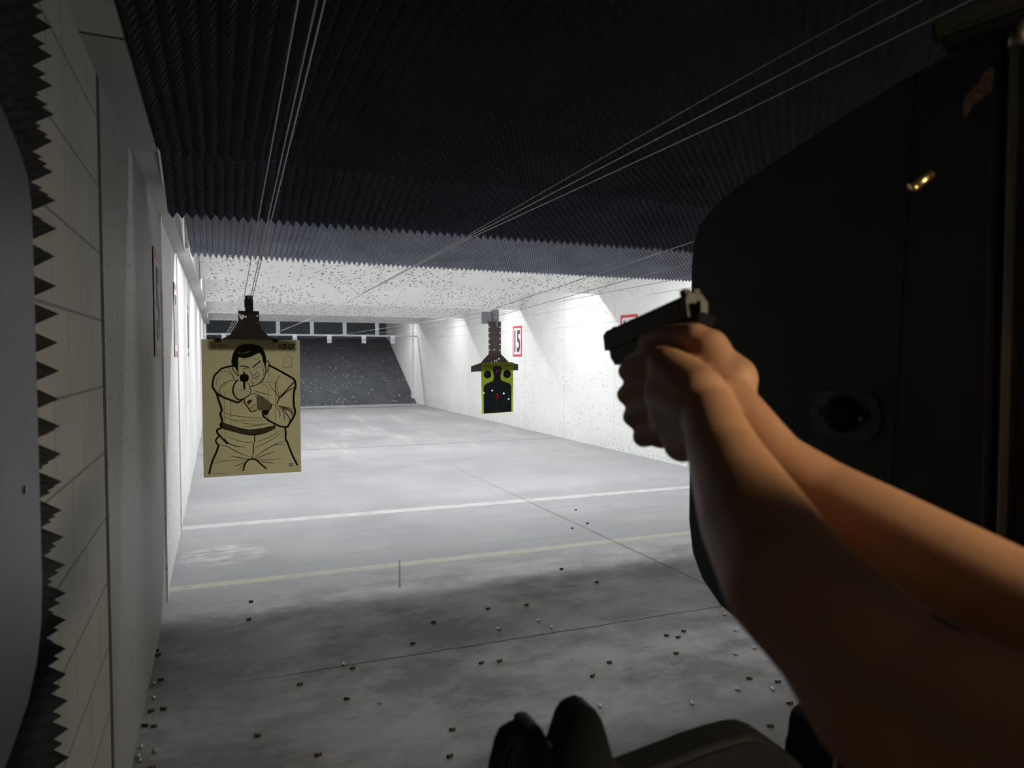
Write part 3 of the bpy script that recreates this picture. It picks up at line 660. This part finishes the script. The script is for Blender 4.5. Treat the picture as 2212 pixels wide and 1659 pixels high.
# ------------------------------------------------------------------ carrier cables, one object per strand
def cable(pts, r, label, group=None):
    o = obj('carrier_cable', tube(bmesh.new(), pts, r, 6), M['cable'], None, True)
    tag(o, label, 'cable', group)
cable([(.168, .45, 2.55), (.168, 1.5, 2.455), (.172, 4.97, 2.10), (.19, 12, 2.16), (.19, 24.36, 2.30)], .0022, 'leftmost of the thin steel cables running down over the olive target', 'cables of the left lane')
cable([(.205, .45, 2.585), (.207, 1.5, 2.468), (.208, 4.94, 2.085), (.20, 12, 2.14), (.21, 24.36, 2.25)], .0024, 'middle one of the thin steel cables running down over the olive target', 'cables of the left lane')
cable([(.222, .45, 2.585), (.222, 1.5, 2.463), (.216, 4.94, 2.07), (.22, 12, 2.12), (.23, 24.36, 2.22)], .0024, 'rightmost of the thin steel cables running down over the olive target', 'cables of the left lane')
for i, (x, z, r) in enumerate(((1.34, 2.37, .0022), (1.315, 2.405, .0022), (1.30, 2.44, .0014))):
    cable([(x, .47, z + .02), (x, 1.6, z), (1.335 - .006 * i, 3.94, 2.372 + .006 * i), (1.335, 9, 2.28), (1.34, 24.37, 2.26 + .02 * i)], r, ['lowest and thickest', 'middle', 'uppermost and thinnest'][i] + ' of the three long cables crossing the foam ceiling to the upper right', 'cables of the second lane')
cable([(2.40, .47, 2.47), (2.40, 3.17, 2.325), (2.40, 6.10, 2.150)], .0026, 'upper cable coming from the right to the carrier of the green target', 'cables of the green target lane')
cable([(2.40, .47, 2.30), (2.40, 3.17, 2.215), (2.41, 6.09, 2.075)], .0022, 'lower cable coming from the right to the carrier of the green target', 'cables of the green target lane')
cable([(2.39, 6.17, 2.12), (2.39, 14, 2.15), (2.40, 24.37, 2.27)], .0022, 'cable running on behind the green target to the far rail', 'cables of the green target lane')
for i, (x, za, zb) in enumerate(((3.53, 2.34, 2.22), (4.70, 2.46, 2.30), (5.72, 2.30, 2.20))):
    lab = ['fourth lane cable, just above the white wall behind the pistol sights', 'fifth lane cable crossing the right wall above the pistol', 'sixth lane cable, lowest across the right wall beside the signs'][i]
    cable([(x, .47, za + .05), (x, 5, za), (x, 12, (za + zb) / 2 - .04), (x, 24.37, 2.27)], .0026, lab, 'cables of the far right lanes')

# ------------------------------------------------------------------ booth: side panels, left foam, bench
def panel_outline(yf, dy=0):
    top = [(1.19, 1.88), (1.185, 1.93), (1.165, 1.965), (1.125, 1.99), (1.06, 2.015), (.98, 2.035), (.85, 2.065), (.72, 2.09), (.60, 2.105), (.40, 2.11)]
    bot = [(.40, 1.175), (.70, 1.175), (.88, 1.178), (.99, 1.19), (1.09, 1.215), (1.145, 1.25), (1.177, 1.295), (1.19, 1.36)]
    return [(y + dy, z) for y, z in top + bot]
t = thing('booth_partition', 'black side partition of the shooting booth on the right, with rounded corners', 'partition', (.91, .5, 0))
obj('side_panel', prism(bmesh.new(), panel_outline(1.19), 0, .900, .912), M['panel_black'], t)
obj('support_leg', B(.902, .41, 0, .935, .75, 1.175), M['panel_black'], t)
rl = obj('vertical_rail', B(.884, .548, 1.16, .8999, .560, 2.10, bev=.003), M['rail'], t)
obj('vertical_rail', B(.888, .572, 1.16, .8999, .582, 2.10, bev=.003), M['dark_steel'], t)
obj('panel_rib', prism(bmesh.new(), [(.695, 2.09), (.700, 2.09), (.735, 1.25), (.728, 1.25)], 0, .8985, .8999), M['panel_black'], t)
# dome switch on its rounded plate
pl = []
cy, cz, hw, hh_, r = .8015, 1.610, .0645, .036, .030
for (sx_, sz_, a0) in ((1, 1, 0), (-1, 1, 90), (-1, -1, 180), (1, -1, 270)):
    for k in range(6):
        a = math.radians(a0 + k * 18); pl.append((cy + sx_ * (hw - r) + r * math.cos(a), cz + sz_ * (hh_ - r) + r * math.sin(a)))
sp = obj('knob_plate', prism(bmesh.new(), pl, 0, .895, .8999), P('knob_plate_grey', (.075, .075, .07), .5), t)
bm = bmesh.new(); bmesh.ops.create_uvsphere(bm, u_segments=28, v_segments=14, radius=.029)
bmesh.ops.scale(bm, vec=(.8, 1, 1), verts=bm.verts[:]); bmesh.ops.translate(bm, vec=(.889, .800, 1.611), verts=bm.verts[:])
obj('dome_knob', bm, M['plastic'], sp, True)
for s in (-1, 1):
    bm = bmesh.new(); bmesh.ops.create_uvsphere(bm, u_segments=14, v_segments=8, radius=.009); bmesh.ops.translate(bm, vec=(.893, .800 + s * .036, 1.611), verts=bm.verts[:])
    obj('knob_lug', bm, M['plastic'], sp, True)
bm = bmesh.new(); bmesh.ops.create_uvsphere(bm, u_segments=12, v_segments=8, radius=.0035); bmesh.ops.translate(bm, vec=(.886, .762, 1.607), verts=bm.verts[:])
obj('screw', bm, M['wire'], sp, True)
# worn sticker on the panel
bm = bmesh.new(); c = [(.626, 2.020), (.622, 2.036), (.606, 2.047), (.597, 2.060), (.588, 2.062), (.5835, 2.050), (.5845, 2.036), (.598, 2.026), (.612, 2.020), (.622, 2.008)]
prism(bm, c, 0, .8980, .8988)
tag(obj('worn_sticker', bm, P('torn_sticker', (.34, .25, .14), .6, var=.7, scale=260)), 'torn brownish sticker high on the black partition beside the rail', 'sticker')
# steel arm with roller above the right partition
t = thing('pulley_bracket', 'greenish steel pulley bracket sticking out over the top right of the black partition', 'bracket', (.86, .5, 2.11))
def bar(bm, p0, p1, w_, h_):
    p0, p1 = Vector(p0), Vector(p1); d = (p1 - p0).normalized(); s_ = d.cross(Vector((0, 0, 1))).normalized(); u_ = s_.cross(d)
    vs = [bm.verts.new(p + s_ * a * w_ / 2 + u_ * b_ * h_ / 2) for p in (p0, p1) for a, b_ in ((-1, -1), (1, -1), (1, 1), (-1, 1))]
    for f in ((0, 1, 2, 3), (7, 6, 5, 4), (0, 4, 5, 1), (1, 5, 6, 2), (2, 6, 7, 3), (3, 7, 4, 0)): bm.faces.new([vs[i] for i in f])
    bmesh.ops.recalc_face_normals(bm, faces=bm.faces[:]); bmesh.ops.bevel(bm, geom=bm.edges[:], offset=min(w_, h_) * .2, segments=2, affect='EDGES'); return bm
obj('arm_channel', bar(bmesh.new(), (.792, .590, 2.084), (.893, .41, 2.112), .034, .024), M['bracket'], t)
obj('arm_plate', bar(bmesh.new(), (.800, .580, 2.066), (.890, .42, 2.090), .034, .010), M['dark_steel'], t)
obj('roller', tube(bmesh.new(), [(.838, .520, 2.050), (.838, .520, 2.071)], .010, 16), M['rail'], t, True)
obj('roller', tube(bmesh.new(), [(.858, .488, 2.052), (.858, .488, 2.074)], .006, 12), M['rail'], t, True)
obj('arm_post', B(.880, .43, 2.03, .8999, .46, 2.085), M['dark_steel'], t)
t = thing('cable_knot', 'small pale pair of crimped cable ends above the steel pulley bracket', 'cable end', (.815, .53, 2.12))
for dx in (0, .016): obj('crimp', tube(bmesh.new(), [(.812 + dx, .530, 2.1185), (.810 + dx, .528, 2.128), (.813 + dx, .525, 2.150)], .0035, 8), M['galv'], t, True)
# left partition
t = thing('booth_partition', 'brushed grey steel side partition of the booth at the left picture edge', 'partition', (-.25, .5, 0))
obj('side_panel', prism(bmesh.new(), panel_outline(1.19, .065), 0, -.262, -.252), M['panel_steel'], t)
obj('support_leg', B(-.262, .47, 0, -.252, .80, 1.175), M['panel_steel'], t)
obj('screw', tube(bmesh.new(), [(-.2518, 1.165, 1.513), (-.2495, 1.165, 1.513)], .0055, 12), M['clip'], t)
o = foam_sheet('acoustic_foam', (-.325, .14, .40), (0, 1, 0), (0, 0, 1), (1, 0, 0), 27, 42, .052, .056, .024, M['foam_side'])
tag(o, 'charcoal pyramid foam sheet on the left block wall behind the steel partition', 'acoustic foam')
# bench
t = thing('shooting_bench', 'low dark shooting bench top below the picture edge between the two partitions', 'bench', (.32, .4, 0))
obj('bench_top', B(-.245, .17, 1.055, .895, .80, 1.09, bev=.006), M['carpet'], t)
obj('front_board', B(-.24, .70, .60, .89, .72, 1.055), M['panel_black'], t)
for x in (-.22, .84): obj('bench_leg', B(x, .64, 0, x + .04, .69, 1.055), M['dark_steel'], t)

# gun rest with two humps on the bench
t = thing('pistol_rest', 'black moulded plastic rest with two rounded humps and a notch at the bottom edge', 'gun rest', (.34, .71, 1.09))
hump = [(.255, 1.09), (.262, 1.20), (.270, 1.255), (.276, 1.277), (.282, 1.289), (.292, 1.293), (.2995, 1.2945), (.300, 1.3005), (.306, 1.3015), (.314, 1.300), (.320, 1.294), (.325, 1.284), (.330, 1.270), (.335, 1.262), (.340, 1.266), (.345, 1.280), (.351, 1.296), (.358, 1.304), (.366, 1.307), (.376, 1.308), (.386, 1.303), (.394, 1.290), (.401, 1.270), (.408, 1.246), (.413, 1.232), (.425, 1.09)]
bm = prism(bmesh.new(), hump, 1, .672, .712)
bmesh.ops.bevel(bm, geom=[e for e in bm.edges if abs(e.verts[0].co.y - e.verts[1].co.y) < 1e-6], offset=.004, segments=3, affect='EDGES')
obj('forked_head', bm, M['plastic'], t, False)
body = [(.4135, 1.09), (.4135, 1.228), (.425, 1.2265), (.45, 1.229), (.48, 1.2325), (.52, 1.237), (.55, 1.239), (.585, 1.2395), (.605, 1.236), (.625, 1.226), (.650, 1.206), (.668, 1.190), (.682, 1.176), (.70, 1.09)]
bm = prism(bmesh.new(), body, 1, .655, .708)
bmesh.ops.bevel(bm, geom=[e for e in bm.edges if abs(e.verts[0].co.y - e.verts[1].co.y) < 1e-6], offset=.008, segments=3, affect='EDGES')
obj('curved_body', bm, M['plastic'], t)
obj('adjusting_nub', B(.300, .674, 1.2855, .311, .700, 1.3035, bev=.002), M['dark_steel'], t)
bm = bmesh.new(); bmesh.ops.create_uvsphere(bm, u_segments=12, v_segments=8, radius=.0045); bmesh.ops.translate(bm, vec=(.3355, .69, 1.266), verts=bm.verts[:])
obj('notch_screw', bm, M['wire'], t, True)
# black bag on the bench at the lower right
t = thing('gear_pouch', 'black rounded gear pouch on the bench in front of the forearm, bottom right', 'pouch', (.76, .68, 1.09))
po = [(.700, 1.091), (.697, 1.13), (.6985, 1.165), (.693, 1.172), (.6925, 1.180), (.697, 1.19), (.699, 1.21), (.7035, 1.225), (.715, 1.233), (.735, 1.237), (.80, 1.238), (.845, 1.23), (.86, 1.20), (.86, 1.091)]
bm = prism(bmesh.new(), po, 1, .62, .715)
bmesh.ops.bevel(bm, geom=[e for e in bm.edges if abs(e.verts[0].co.y - e.verts[1].co.y) < 1e-6], offset=.01, segments=3, affect='EDGES')
obj('pouch_body', bm, M['shirt'], t)
obj('pouch_flap', B(.72, .60, 1.15, .85, .6195, 1.232, bev=.004), M['shirt'], t)

# ------------------------------------------------------------------ casings
def casing_mesh(name, mat, r=.0050, L=.019):
    bm = bmesh.new(); seg = 14
    prof = [(0, 0), (r * .99, 0), (r, .0003), (r, .0012), (r * .86, .0016), (r * .86, .0024), (r * .97, .0032), (r * .95, L), (r * .84, L), (r * .84, .004), (0, .004)]
    rings = []
    for (a, z) in prof:
        if a == 0: rings.append([bm.verts.new((0, z, 0))])
        else: rings.append([bm.verts.new((a * math.cos(2 * PI * k / seg), z, a * math.sin(2 * PI * k / seg))) for k in range(seg)])
    for a, b_ in zip(rings, rings[1:]):
        for k in range(seg):
            k2 = (k + 1) % seg
            if len(a) == 1: bm.faces.new((a[0], b_[k], b_[k2]))
            elif len(b_) == 1: bm.faces.new((a[k], a[k2], b_[0]))
            else: bm.faces.new((a[k], a[k2], b_[k2], b_[k]))
    bmesh.ops.recalc_face_normals(bm, faces=bm.faces[:])
    me = bpy.data.meshes.new(name); bm.to_mesh(me); bm.free(); me.materials.append(mat)
    for p in me.polygons: p.use_smooth = True
    return me
CM = [casing_mesh('casing_dull', M['brass']), casing_mesh('casing_nickel', M['nickel'])]
CAS = [(0.204, 5.109), (0.177, 4.772), (-0.335, 4.461), (-0.322, 4.399), (-0.285, 4.044), (-0.33, 3.998), (-0.318, 3.829), (-0.305, 3.708), (-0.251, 3.694), (-0.319, 3.558), (-0.28, 3.542), (0.155, 3.273), (-0.332, 3.362), (-0.266, 3.3), (-0.322, 3.248), (-0.333, 3.284), (-0.262, 3.182), (0.384, 3.015), (0.382, 3.715), (0.579, 3.455), (0.611, 3.85), (0.667, 3.796), (1.261, 4.261), (1.053, 3.99), (0.973, 2.984), (0.898, 2.786), (1.666, 4.348), (1.935, 4.313), (1.594, 3.978), (1.88, 4.011), (1.899, 3.875), (2.521, 4.945), (1.335, 3.586), (1.438, 3.57), (1.824, 3.211), (1.992, 3.31), (2.504, 3.498), (2.555, 3.454), (2.64, 3.512), (2.404, 3.265), (3.048, 3.633), (2.93, 3.39), (2.85, 3.14), (2.699, 3.115), (2.572, 2.855), (2.683, 2.769), (2.422, 2.771), (2.579, 2.705), (3.645, 6.816), (3.458, 6.216), (3.222, 6.091), (2.617, 4.551), (1.68, 2.9), (2.112, 2.746), (2.14, 2.541), (2.327, 2.44), (1.544, 2.67), (2.568, 2.569)]
BRIGHT = {5, 6, 12, 13, 14, 15, 20, 28, 29, 30, 40, 41, 42, 43, 46, 47, 52, 53, 54}
def zone(x, y, bright):
    a = 'pale glinting' if bright else 'dark-looking'
    if x < -.2: return a + ' spent cartridge case lying along the foot of the left wall'
    if y > 5.5: return a + ' spent cartridge case out on the brightly lit floor'
    j = 'beyond' if y + .024 * x > 3.865 else 'nearer than'
    s = 'on the left floor' if x < .8 else ('mid floor' if x < 2.2 else 'on the right floor')
    return '%s cartridge case %s, %s the cross joint' % (a, s, j)
for i, (x, y) in enumerate(CAS):
    bright = i in BRIGHT
    o = bpy.data.objects.new('cartridge_case', CM[1 if bright else 0]); C.objects.link(o)
    o.rotation_euler = (0, 0, rnd.uniform(-.5, .5) + (0 if bright else PI / 2)); 
    s = 1.45; o.scale = (s, s, s)
    o.location = (x, y, .0050 * s + .0002)
    tag(o, zone(x, y, bright), 'cartridge case', 'spent cartridge cases on the floor')
o = bpy.data.objects.new('pebble', bpy.data.meshes.new('pebble')); bm = bmesh.new(); bmesh.ops.create_icosphere(bm, subdivisions=1, radius=.012)
bmesh.ops.scale(bm, vec=(1.1, .8, .5), verts=bm.verts[:]); bm.to_mesh(o.data); bm.free(); o.data.materials.append(M['concrete_wall']); C.objects.link(o); o.location = (.71, 3.36, .0055)
tag(o, 'small flat grey pebble on the dirty floor below the olive target', 'pebble')
# ejected case in the air
o = bpy.data.objects.new('cartridge_case', casing_mesh('casing_brass', M['brass_bright'])); C.objects.link(o)
o.location = (.775, .60, 1.902); o.scale = (1.5, 1.5, 1.6)
dirv = Vector((.60 * .022, -.25 * .022, .012)).normalized()
o.rotation_euler = dirv.to_track_quat('Y', 'Z').to_euler()
tag(o, 'brass cartridge case flying through the air in front of the black partition', 'cartridge case')

# ------------------------------------------------------------------ pistol
GR = Vector((.5184, .6755, 1.7600)); fw = Vector((-.020, .9760, -.205)).normalized(); rt = fw.cross(Vector((0, 0, 1))).normalized(); up = rt.cross(fw).normalized()
G = Matrix.Translation(GR) @ Matrix(((rt.x, fw.x, up.x, 0), (rt.y, fw.y, up.y, 0), (rt.z, fw.z, up.z, 0), (0, 0, 0, 1)))
# local: x right, y forward, z up; origin at slide rear, mid slide height
t = thing('pistol', 'black semi-automatic pistol aimed down range in both hands', 'pistol', GR)
def gobj(name, bm, mat, parent=t):
    bmesh.ops.transform(bm, matrix=G, verts=bm.verts[:]); o = obj(name, bm, mat, None)
    o.parent = parent
    tr = Matrix.Translation(t.location).inverted(); o.matrix_parent_inverse = tr
    return o
sl = [(-.0145, -.014), (.0145, -.014), (.0145, .008), (.0095, .014), (-.0095, .014), (-.0145, .008)]
gobj('slide', prism(bmesh.new(), sl, 1, .004, .187), M['gun'])
sr = gobj('slide_rear', prism(bmesh.new(), sl, 1, 0.0, .0039), M['gun_worn'])
gobj('muzzle', tube(bmesh.new(), [(0, .187, -.001), (0, .191, -.001)], .008, 16), M['gun_worn'])
gobj('front_sight', prism(bmesh.new(), [(.172, .014), (.184, .014), (.183, .0185), (.176, .0185)], 0, -.0018, .0018), M['gun'])
bm = bmesh.new(); box(bm, -.011, .004, .0141, -.003, .014, .021); box(bm, .003, .004, .0141, .011, .014, .021); box(bm, -.011, .004, .0141, .011, .014, .0165)
gobj('rear_sight', bm, M['gun_worn'])
gobj('hammer', prism(bmesh.new(), [(-.012, -.012), (-.001, -.014), (-.001, -.002), (-.008, .003), (-.014, .001)], 0, -.005, .005), M['gun_worn'])
fr = [(-.012, -.0142), (-.018, -.020), (-.004, -.030), (-.006, -.055), (-.024, -.135), (.028, -.146), (.045, -.060), (.050, -.036), (.060, -.036), (.068, -.058), (.095, -.058), (.104, -.040), (.106, -.038), (.168, -.038), (.177, -.026), (.178, -.0142)]
bm = prism(bmesh.new(), fr, 0, -.0125, .0125)
gobj('frame_and_grip', bm, M['polymer'])
gobj('magazine_base', prism(bmesh.new(), [(-.030, -.136), (.031, -.1475), (.036, -.164), (-.032, -.152)], 0, -.013, .013), M['polymer'])
gobj('trigger', prism(bmesh.new(), [(.070, -.0345), (.077, -.0345), (.074, -.052), (.070, -.050)], 0, -.003, .003), M['gun'])
gobj('slide_serrations', box(bmesh.new(), -.0150, .014, -.008, -.0146, .036, .006), M['dark_steel'], t)

# ------------------------------------------------------------------ person
def capsule(bm, p0, p1, r0, r1, seg=18):
    p0, p1 = Vector(p0), Vector(p1); d = p1 - p0; L = d.length
    pts = []; rad = []
    dn = d.normalized()
    for k in range(7):
        a = PI / 2 * (1 - k / 6); pts.append(p0 - dn * r0 * math.sin(a)); rad.append(max(r0 * math.cos(a), r0 * .02))
    for k in range(7):
        a = PI / 2 * k / 6; pts.append(p1 + dn * r1 * math.sin(a)); rad.append(max(r1 * math.cos(a), r1 * .02))
    tube(bm, pts, 0, seg, rad)
def chain(bm, pts, rs):
    for i in range(len(pts) - 1): capsule(bm, pts[i], pts[i + 1], rs[i], rs[i + 1])
def ball(bm, c, r, s=(1, 1, 1), rot=None):
    b2 = bmesh.new(); bmesh.ops.create_uvsphere(b2, u_segments=24, v_segments=14, radius=r)
    bmesh.ops.scale(b2, vec=s, verts=b2.verts[:])
    if rot: bmesh.ops.rotate(b2, matrix=rot, verts=b2.verts[:], cent=(0, 0, 0))
    bmesh.ops.translate(b2, vec=c, verts=b2.verts[:])
    me = bpy.data.meshes.new('tmp'); b2.to_mesh(me); b2.free(); bm.from_mesh(me); bpy.data.meshes.remove(me)
def remeshed(name, bm, mat, voxel, it, parent=None, factor=.5):
    me = bpy.data.meshes.new('tmp'); bm.to_mesh(me); bm.free()
    o = bpy.data.objects.new('tmp', me); C.objects.link(o)
    r = o.modifiers.new('r', 'REMESH'); r.mode = 'VOXEL'; r.voxel_size = voxel; r.use_smooth_shade = True
    s_ = o.modifiers.new('s', 'SMOOTH'); s_.factor = factor; s_.iterations = it
    dg = bpy.context.evaluated_depsgraph_get(); m2_ = bpy.data.meshes.new_from_object(o.evaluated_get(dg))
    bpy.data.objects.remove(o); bpy.data.meshes.remove(me)
    m2_.name = name; m2_.materials.clear(); m2_.materials.append(mat)
    for p in m2_.polygons: p.use_smooth = True
    o = bpy.data.objects.new(name, m2_); C.objects.link(o)
    if parent: o.parent = parent; o.matrix_parent_inverse = Matrix.Translation(parent.location).inverted()
    return o
LS, RS = Vector((.46, -.03, 1.44)), Vector((.75, -.04, 1.44))
LE, RE = Vector((.362, .283, 1.499)), Vector((.580, .315, 1.502))
bm = bmesh.new()
# left arm
chain(bm, [(.468, .600, 1.655), (.4535, .5669, 1.640), (.4283, .5106, 1.6029), (.3868, .429, 1.5711), (.3589, .3636, 1.5448), (.3620, .3214, 1.5249), LE], [.029, .0285, .0355, .0430, .0450, .0465, .0500])
chain(bm, [LE, (.403, .14, 1.484), LS], [.0505, .057, .056])
# right arm
chain(bm, [(.512, .625, 1.668), (.5042, .6014, 1.655), (.5123, .5399, 1.5950), (.5327, .4977, 1.5651), (.5465, .4475, 1.5441), (.5581, .3985, 1.5267), (.5701, .3494, 1.5112), RE], [.027, .0265, .031, .037, .0408, .0413, .0405, .040])
chain(bm, [RE, (.66, .14, 1.465), RS], [.042, .048, .056])
# left palm and fingers closing round the front of the grip
chain(bm, [(.460, .592, 1.662), (.466, .655, 1.687)], [.028, .024]); chain(bm, [(.458, .588, 1.650), (.462, .655, 1.660)], [.029, .025]); chain(bm, [(.458, .584, 1.634), (.464, .648, 1.632)], [.028, .024]); chain(bm, [(.462, .580, 1.620), (.470, .636, 1.604)], [.024, .021])
LF = [((.465, .674, 1.697), (.464, .738, 1.682), (.490, .764, 1.680), (.518, .756, 1.686), .0128),
      ((.463, .676, 1.671), (.463, .738, 1.653), (.488, .762, 1.650), (.517, .753, 1.656), .0130),
      ((.461, .668, 1.644), (.463, .724, 1.627), (.489, .748, 1.624), (.516, .740, 1.628), .0132),
      ((.464, .652, 1.621), (.467, .708, 1.604), (.492, .730, 1.600), (.514, .720, 1.604), .0130)]
chain(bm, [(.470, .660, 1.680), (.472, .700, 1.655), (.474, .680, 1.610)], [.018, .020, .018])
for a, b_, c, d, r in LF: chain(bm, [a, b_, c, d], [r * 1.12, r * 1.0, r * .93, r * .82])
# left thumb along the frame
chain(bm, [(.464, .628, 1.680), (.474, .682, 1.703), (.489, .735, 1.703), (.492, .776, 1.694)], [.018, .014, .0118, .0098])
# right hand: web behind the tang, palm on the far side, fingers under the left ones
chain(bm, [(.512, .622, 1.676), (.508, .640, 1.708), (.500, .655, 1.722)], [.027, .024, .017])
chain(bm, [(.522, .615, 1.675), (.548, .660, 1.690)], [.027, .021]); chain(bm, [(.520, .612, 1.655), (.546, .655, 1.655)], [.026, .021])
chain(bm, [(.497, .650, 1.722), (.492, .700, 1.7265), (.4925, .742, 1.720)], [.0165, .0128, .0105])
RF = [((.552, .672, 1.682), (.552, .722, 1.672), (.526, .738, 1.670), (.500, .722, 1.672), .0105),
      ((.551, .664, 1.660), (.551, .714, 1.650), (.526, .730, 1.648), (.500, .714, 1.650), .0105),
      ((.549, .656, 1.638), (.549, .700, 1.628), (.524, .714, 1.626), (.500, .700, 1.628), .0095)]
for a, b_, c, d, r in RF: chain(bm, [a, b_, c, d], [r * 1.1, r, r * .93, r * .85])
chain(bm, [(.551, .678, 1.700), (.548, .735, 1.712), (.536, .758, 1.712), (.518, .748, 1.712)], [.0115, .0105, .0095, .0085])
# torso, neck, head, legs (beside the camera)
NB = Vector((.605, -.055, 1.50))
chain(bm, [LS, NB, RS], [.055, .062, .055])
for z0, z1, r0, r1 in ((1.42, 1.20, .105, .115), (1.20, 1.00, .115, .105), (1.00, .90, .105, .118)):
    for dx in (-.07, 0, .07): capsule(bm, (.605 + dx, -.07, z0), (.605 + dx, -.08, z1), r0, r1)
chain(bm, [(.605, -.05, 1.48), (.603, -.02, 1.60)], [.060, .054])
ball(bm, (.600, .015, 1.70), .098, (.78, .98, 1.12)); ball(bm, (.600, .050, 1.655), .062, (.9, .9, .9))
chain(bm, [(.600, .108, 1.715), (.600, .124, 1.685)], [.010, .014])
chain(bm, [(.580, .102, 1.648), (.620, .102, 1.648)], [.009, .009])
for s in (-1, 1):
    ball(bm, (.600 + s * .078, .005, 1.695), .026, (.35, .7, 1.15))
    chain(bm, [(.605 + s * .09, -.08, .90), (.605 + s * .13, -.04, .50), (.605 + s * .16, -.10, .10)], [.088, .058, .040])
    chain(bm, [(.605 + s * .16, -.12, .045), (.605 + s * .165, .06, .030)], [.036, .026])
person = remeshed('person', bm, M['skin'], .0040, 7)
tag(person, 'person in a black shirt aiming a pistol with both bare arms stretched out', 'person')
# face details and hair
for s in (-1, 1):
    bm = bmesh.new(); ball(bm, (.600 + s * .032, .094, 1.715), .012); o = obj('eye', bm, M['eye'], person, True)
for s in (-1, 1): obj('eyebrow', tube(bmesh.new(), [(.600 + s * .016, .1075, 1.731), (.600 + s * .032, .1055, 1.737), (.600 + s * .048, .0955, 1.731)], .003, 8), M['hair'], person, True)
obj('lips', tube(bmesh.new(), [(.578, .104, 1.650), (.590, .111, 1.652), (.600, .1125, 1.650), (.610, .111, 1.652), (.622, .104, 1.650)], .004, 8, radii=[.001, .0035, .004, .0035, .001]), P('lip_skin', (.36, .14, .10), .5), person, True)
bm = bmesh.new(); ball(bm, (.600, -.003, 1.725), .104, (.84, .98, 1.08)); bmesh.ops.bisect_plane(bm, geom=bm.verts[:] + bm.edges[:] + bm.faces[:], plane_co=(.6, .045, 1.735), plane_no=(0, .75, -.66), clear_outer=True)
obj('hair', bm, M['hair'], person, True)
# clothes
bm = bmesh.new()
chain(bm, [LS, (.605, -.06, 1.485), RS], [.066, .070, .066])
for z0, z1, r0, r1 in ((1.42, 1.20, .120, .130), (1.20, .98, .130, .128), (.98, .93, .128, .130)):
    for dx in (-.07, 0, .07): capsule(bm, (.605 + dx, -.07, z0), (.605 + dx, -.08, z1), r0, r1)
chain(bm, [LS, LS.lerp(Vector((.395, .14, 1.470)), .62)], [.070, .066]); chain(bm, [RS, RS.lerp(Vector((.66, .14, 1.465)), .70)], [.070, .066])
remeshed('shirt', bm, M['shirt'], .009, 4, person)
bm = bmesh.new()
for s in (-1, 1):
    chain(bm, [(.605 + s * .06, -.08, .93), (.605 + s * .09, -.08, .86), (.605 + s * .13, -.04, .50), (.605 + s * .16, -.10, .12)], [.115, .108, .078, .062])
remeshed('trousers', bm, M['pants'], .010, 3, person)
for s in (-1, 1):
    bm = bmesh.new(); chain(bm, [(.605 + s * .16, -.125, .055), (.605 + s * .16, -.05, .055), (.605 + s * .165, .075, .042)], [.048, .050, .040])
    for v in bm.verts: v.co.z = max(v.co.z, 0.001)
    obj('shoe', bm, M['plastic'], person, True)
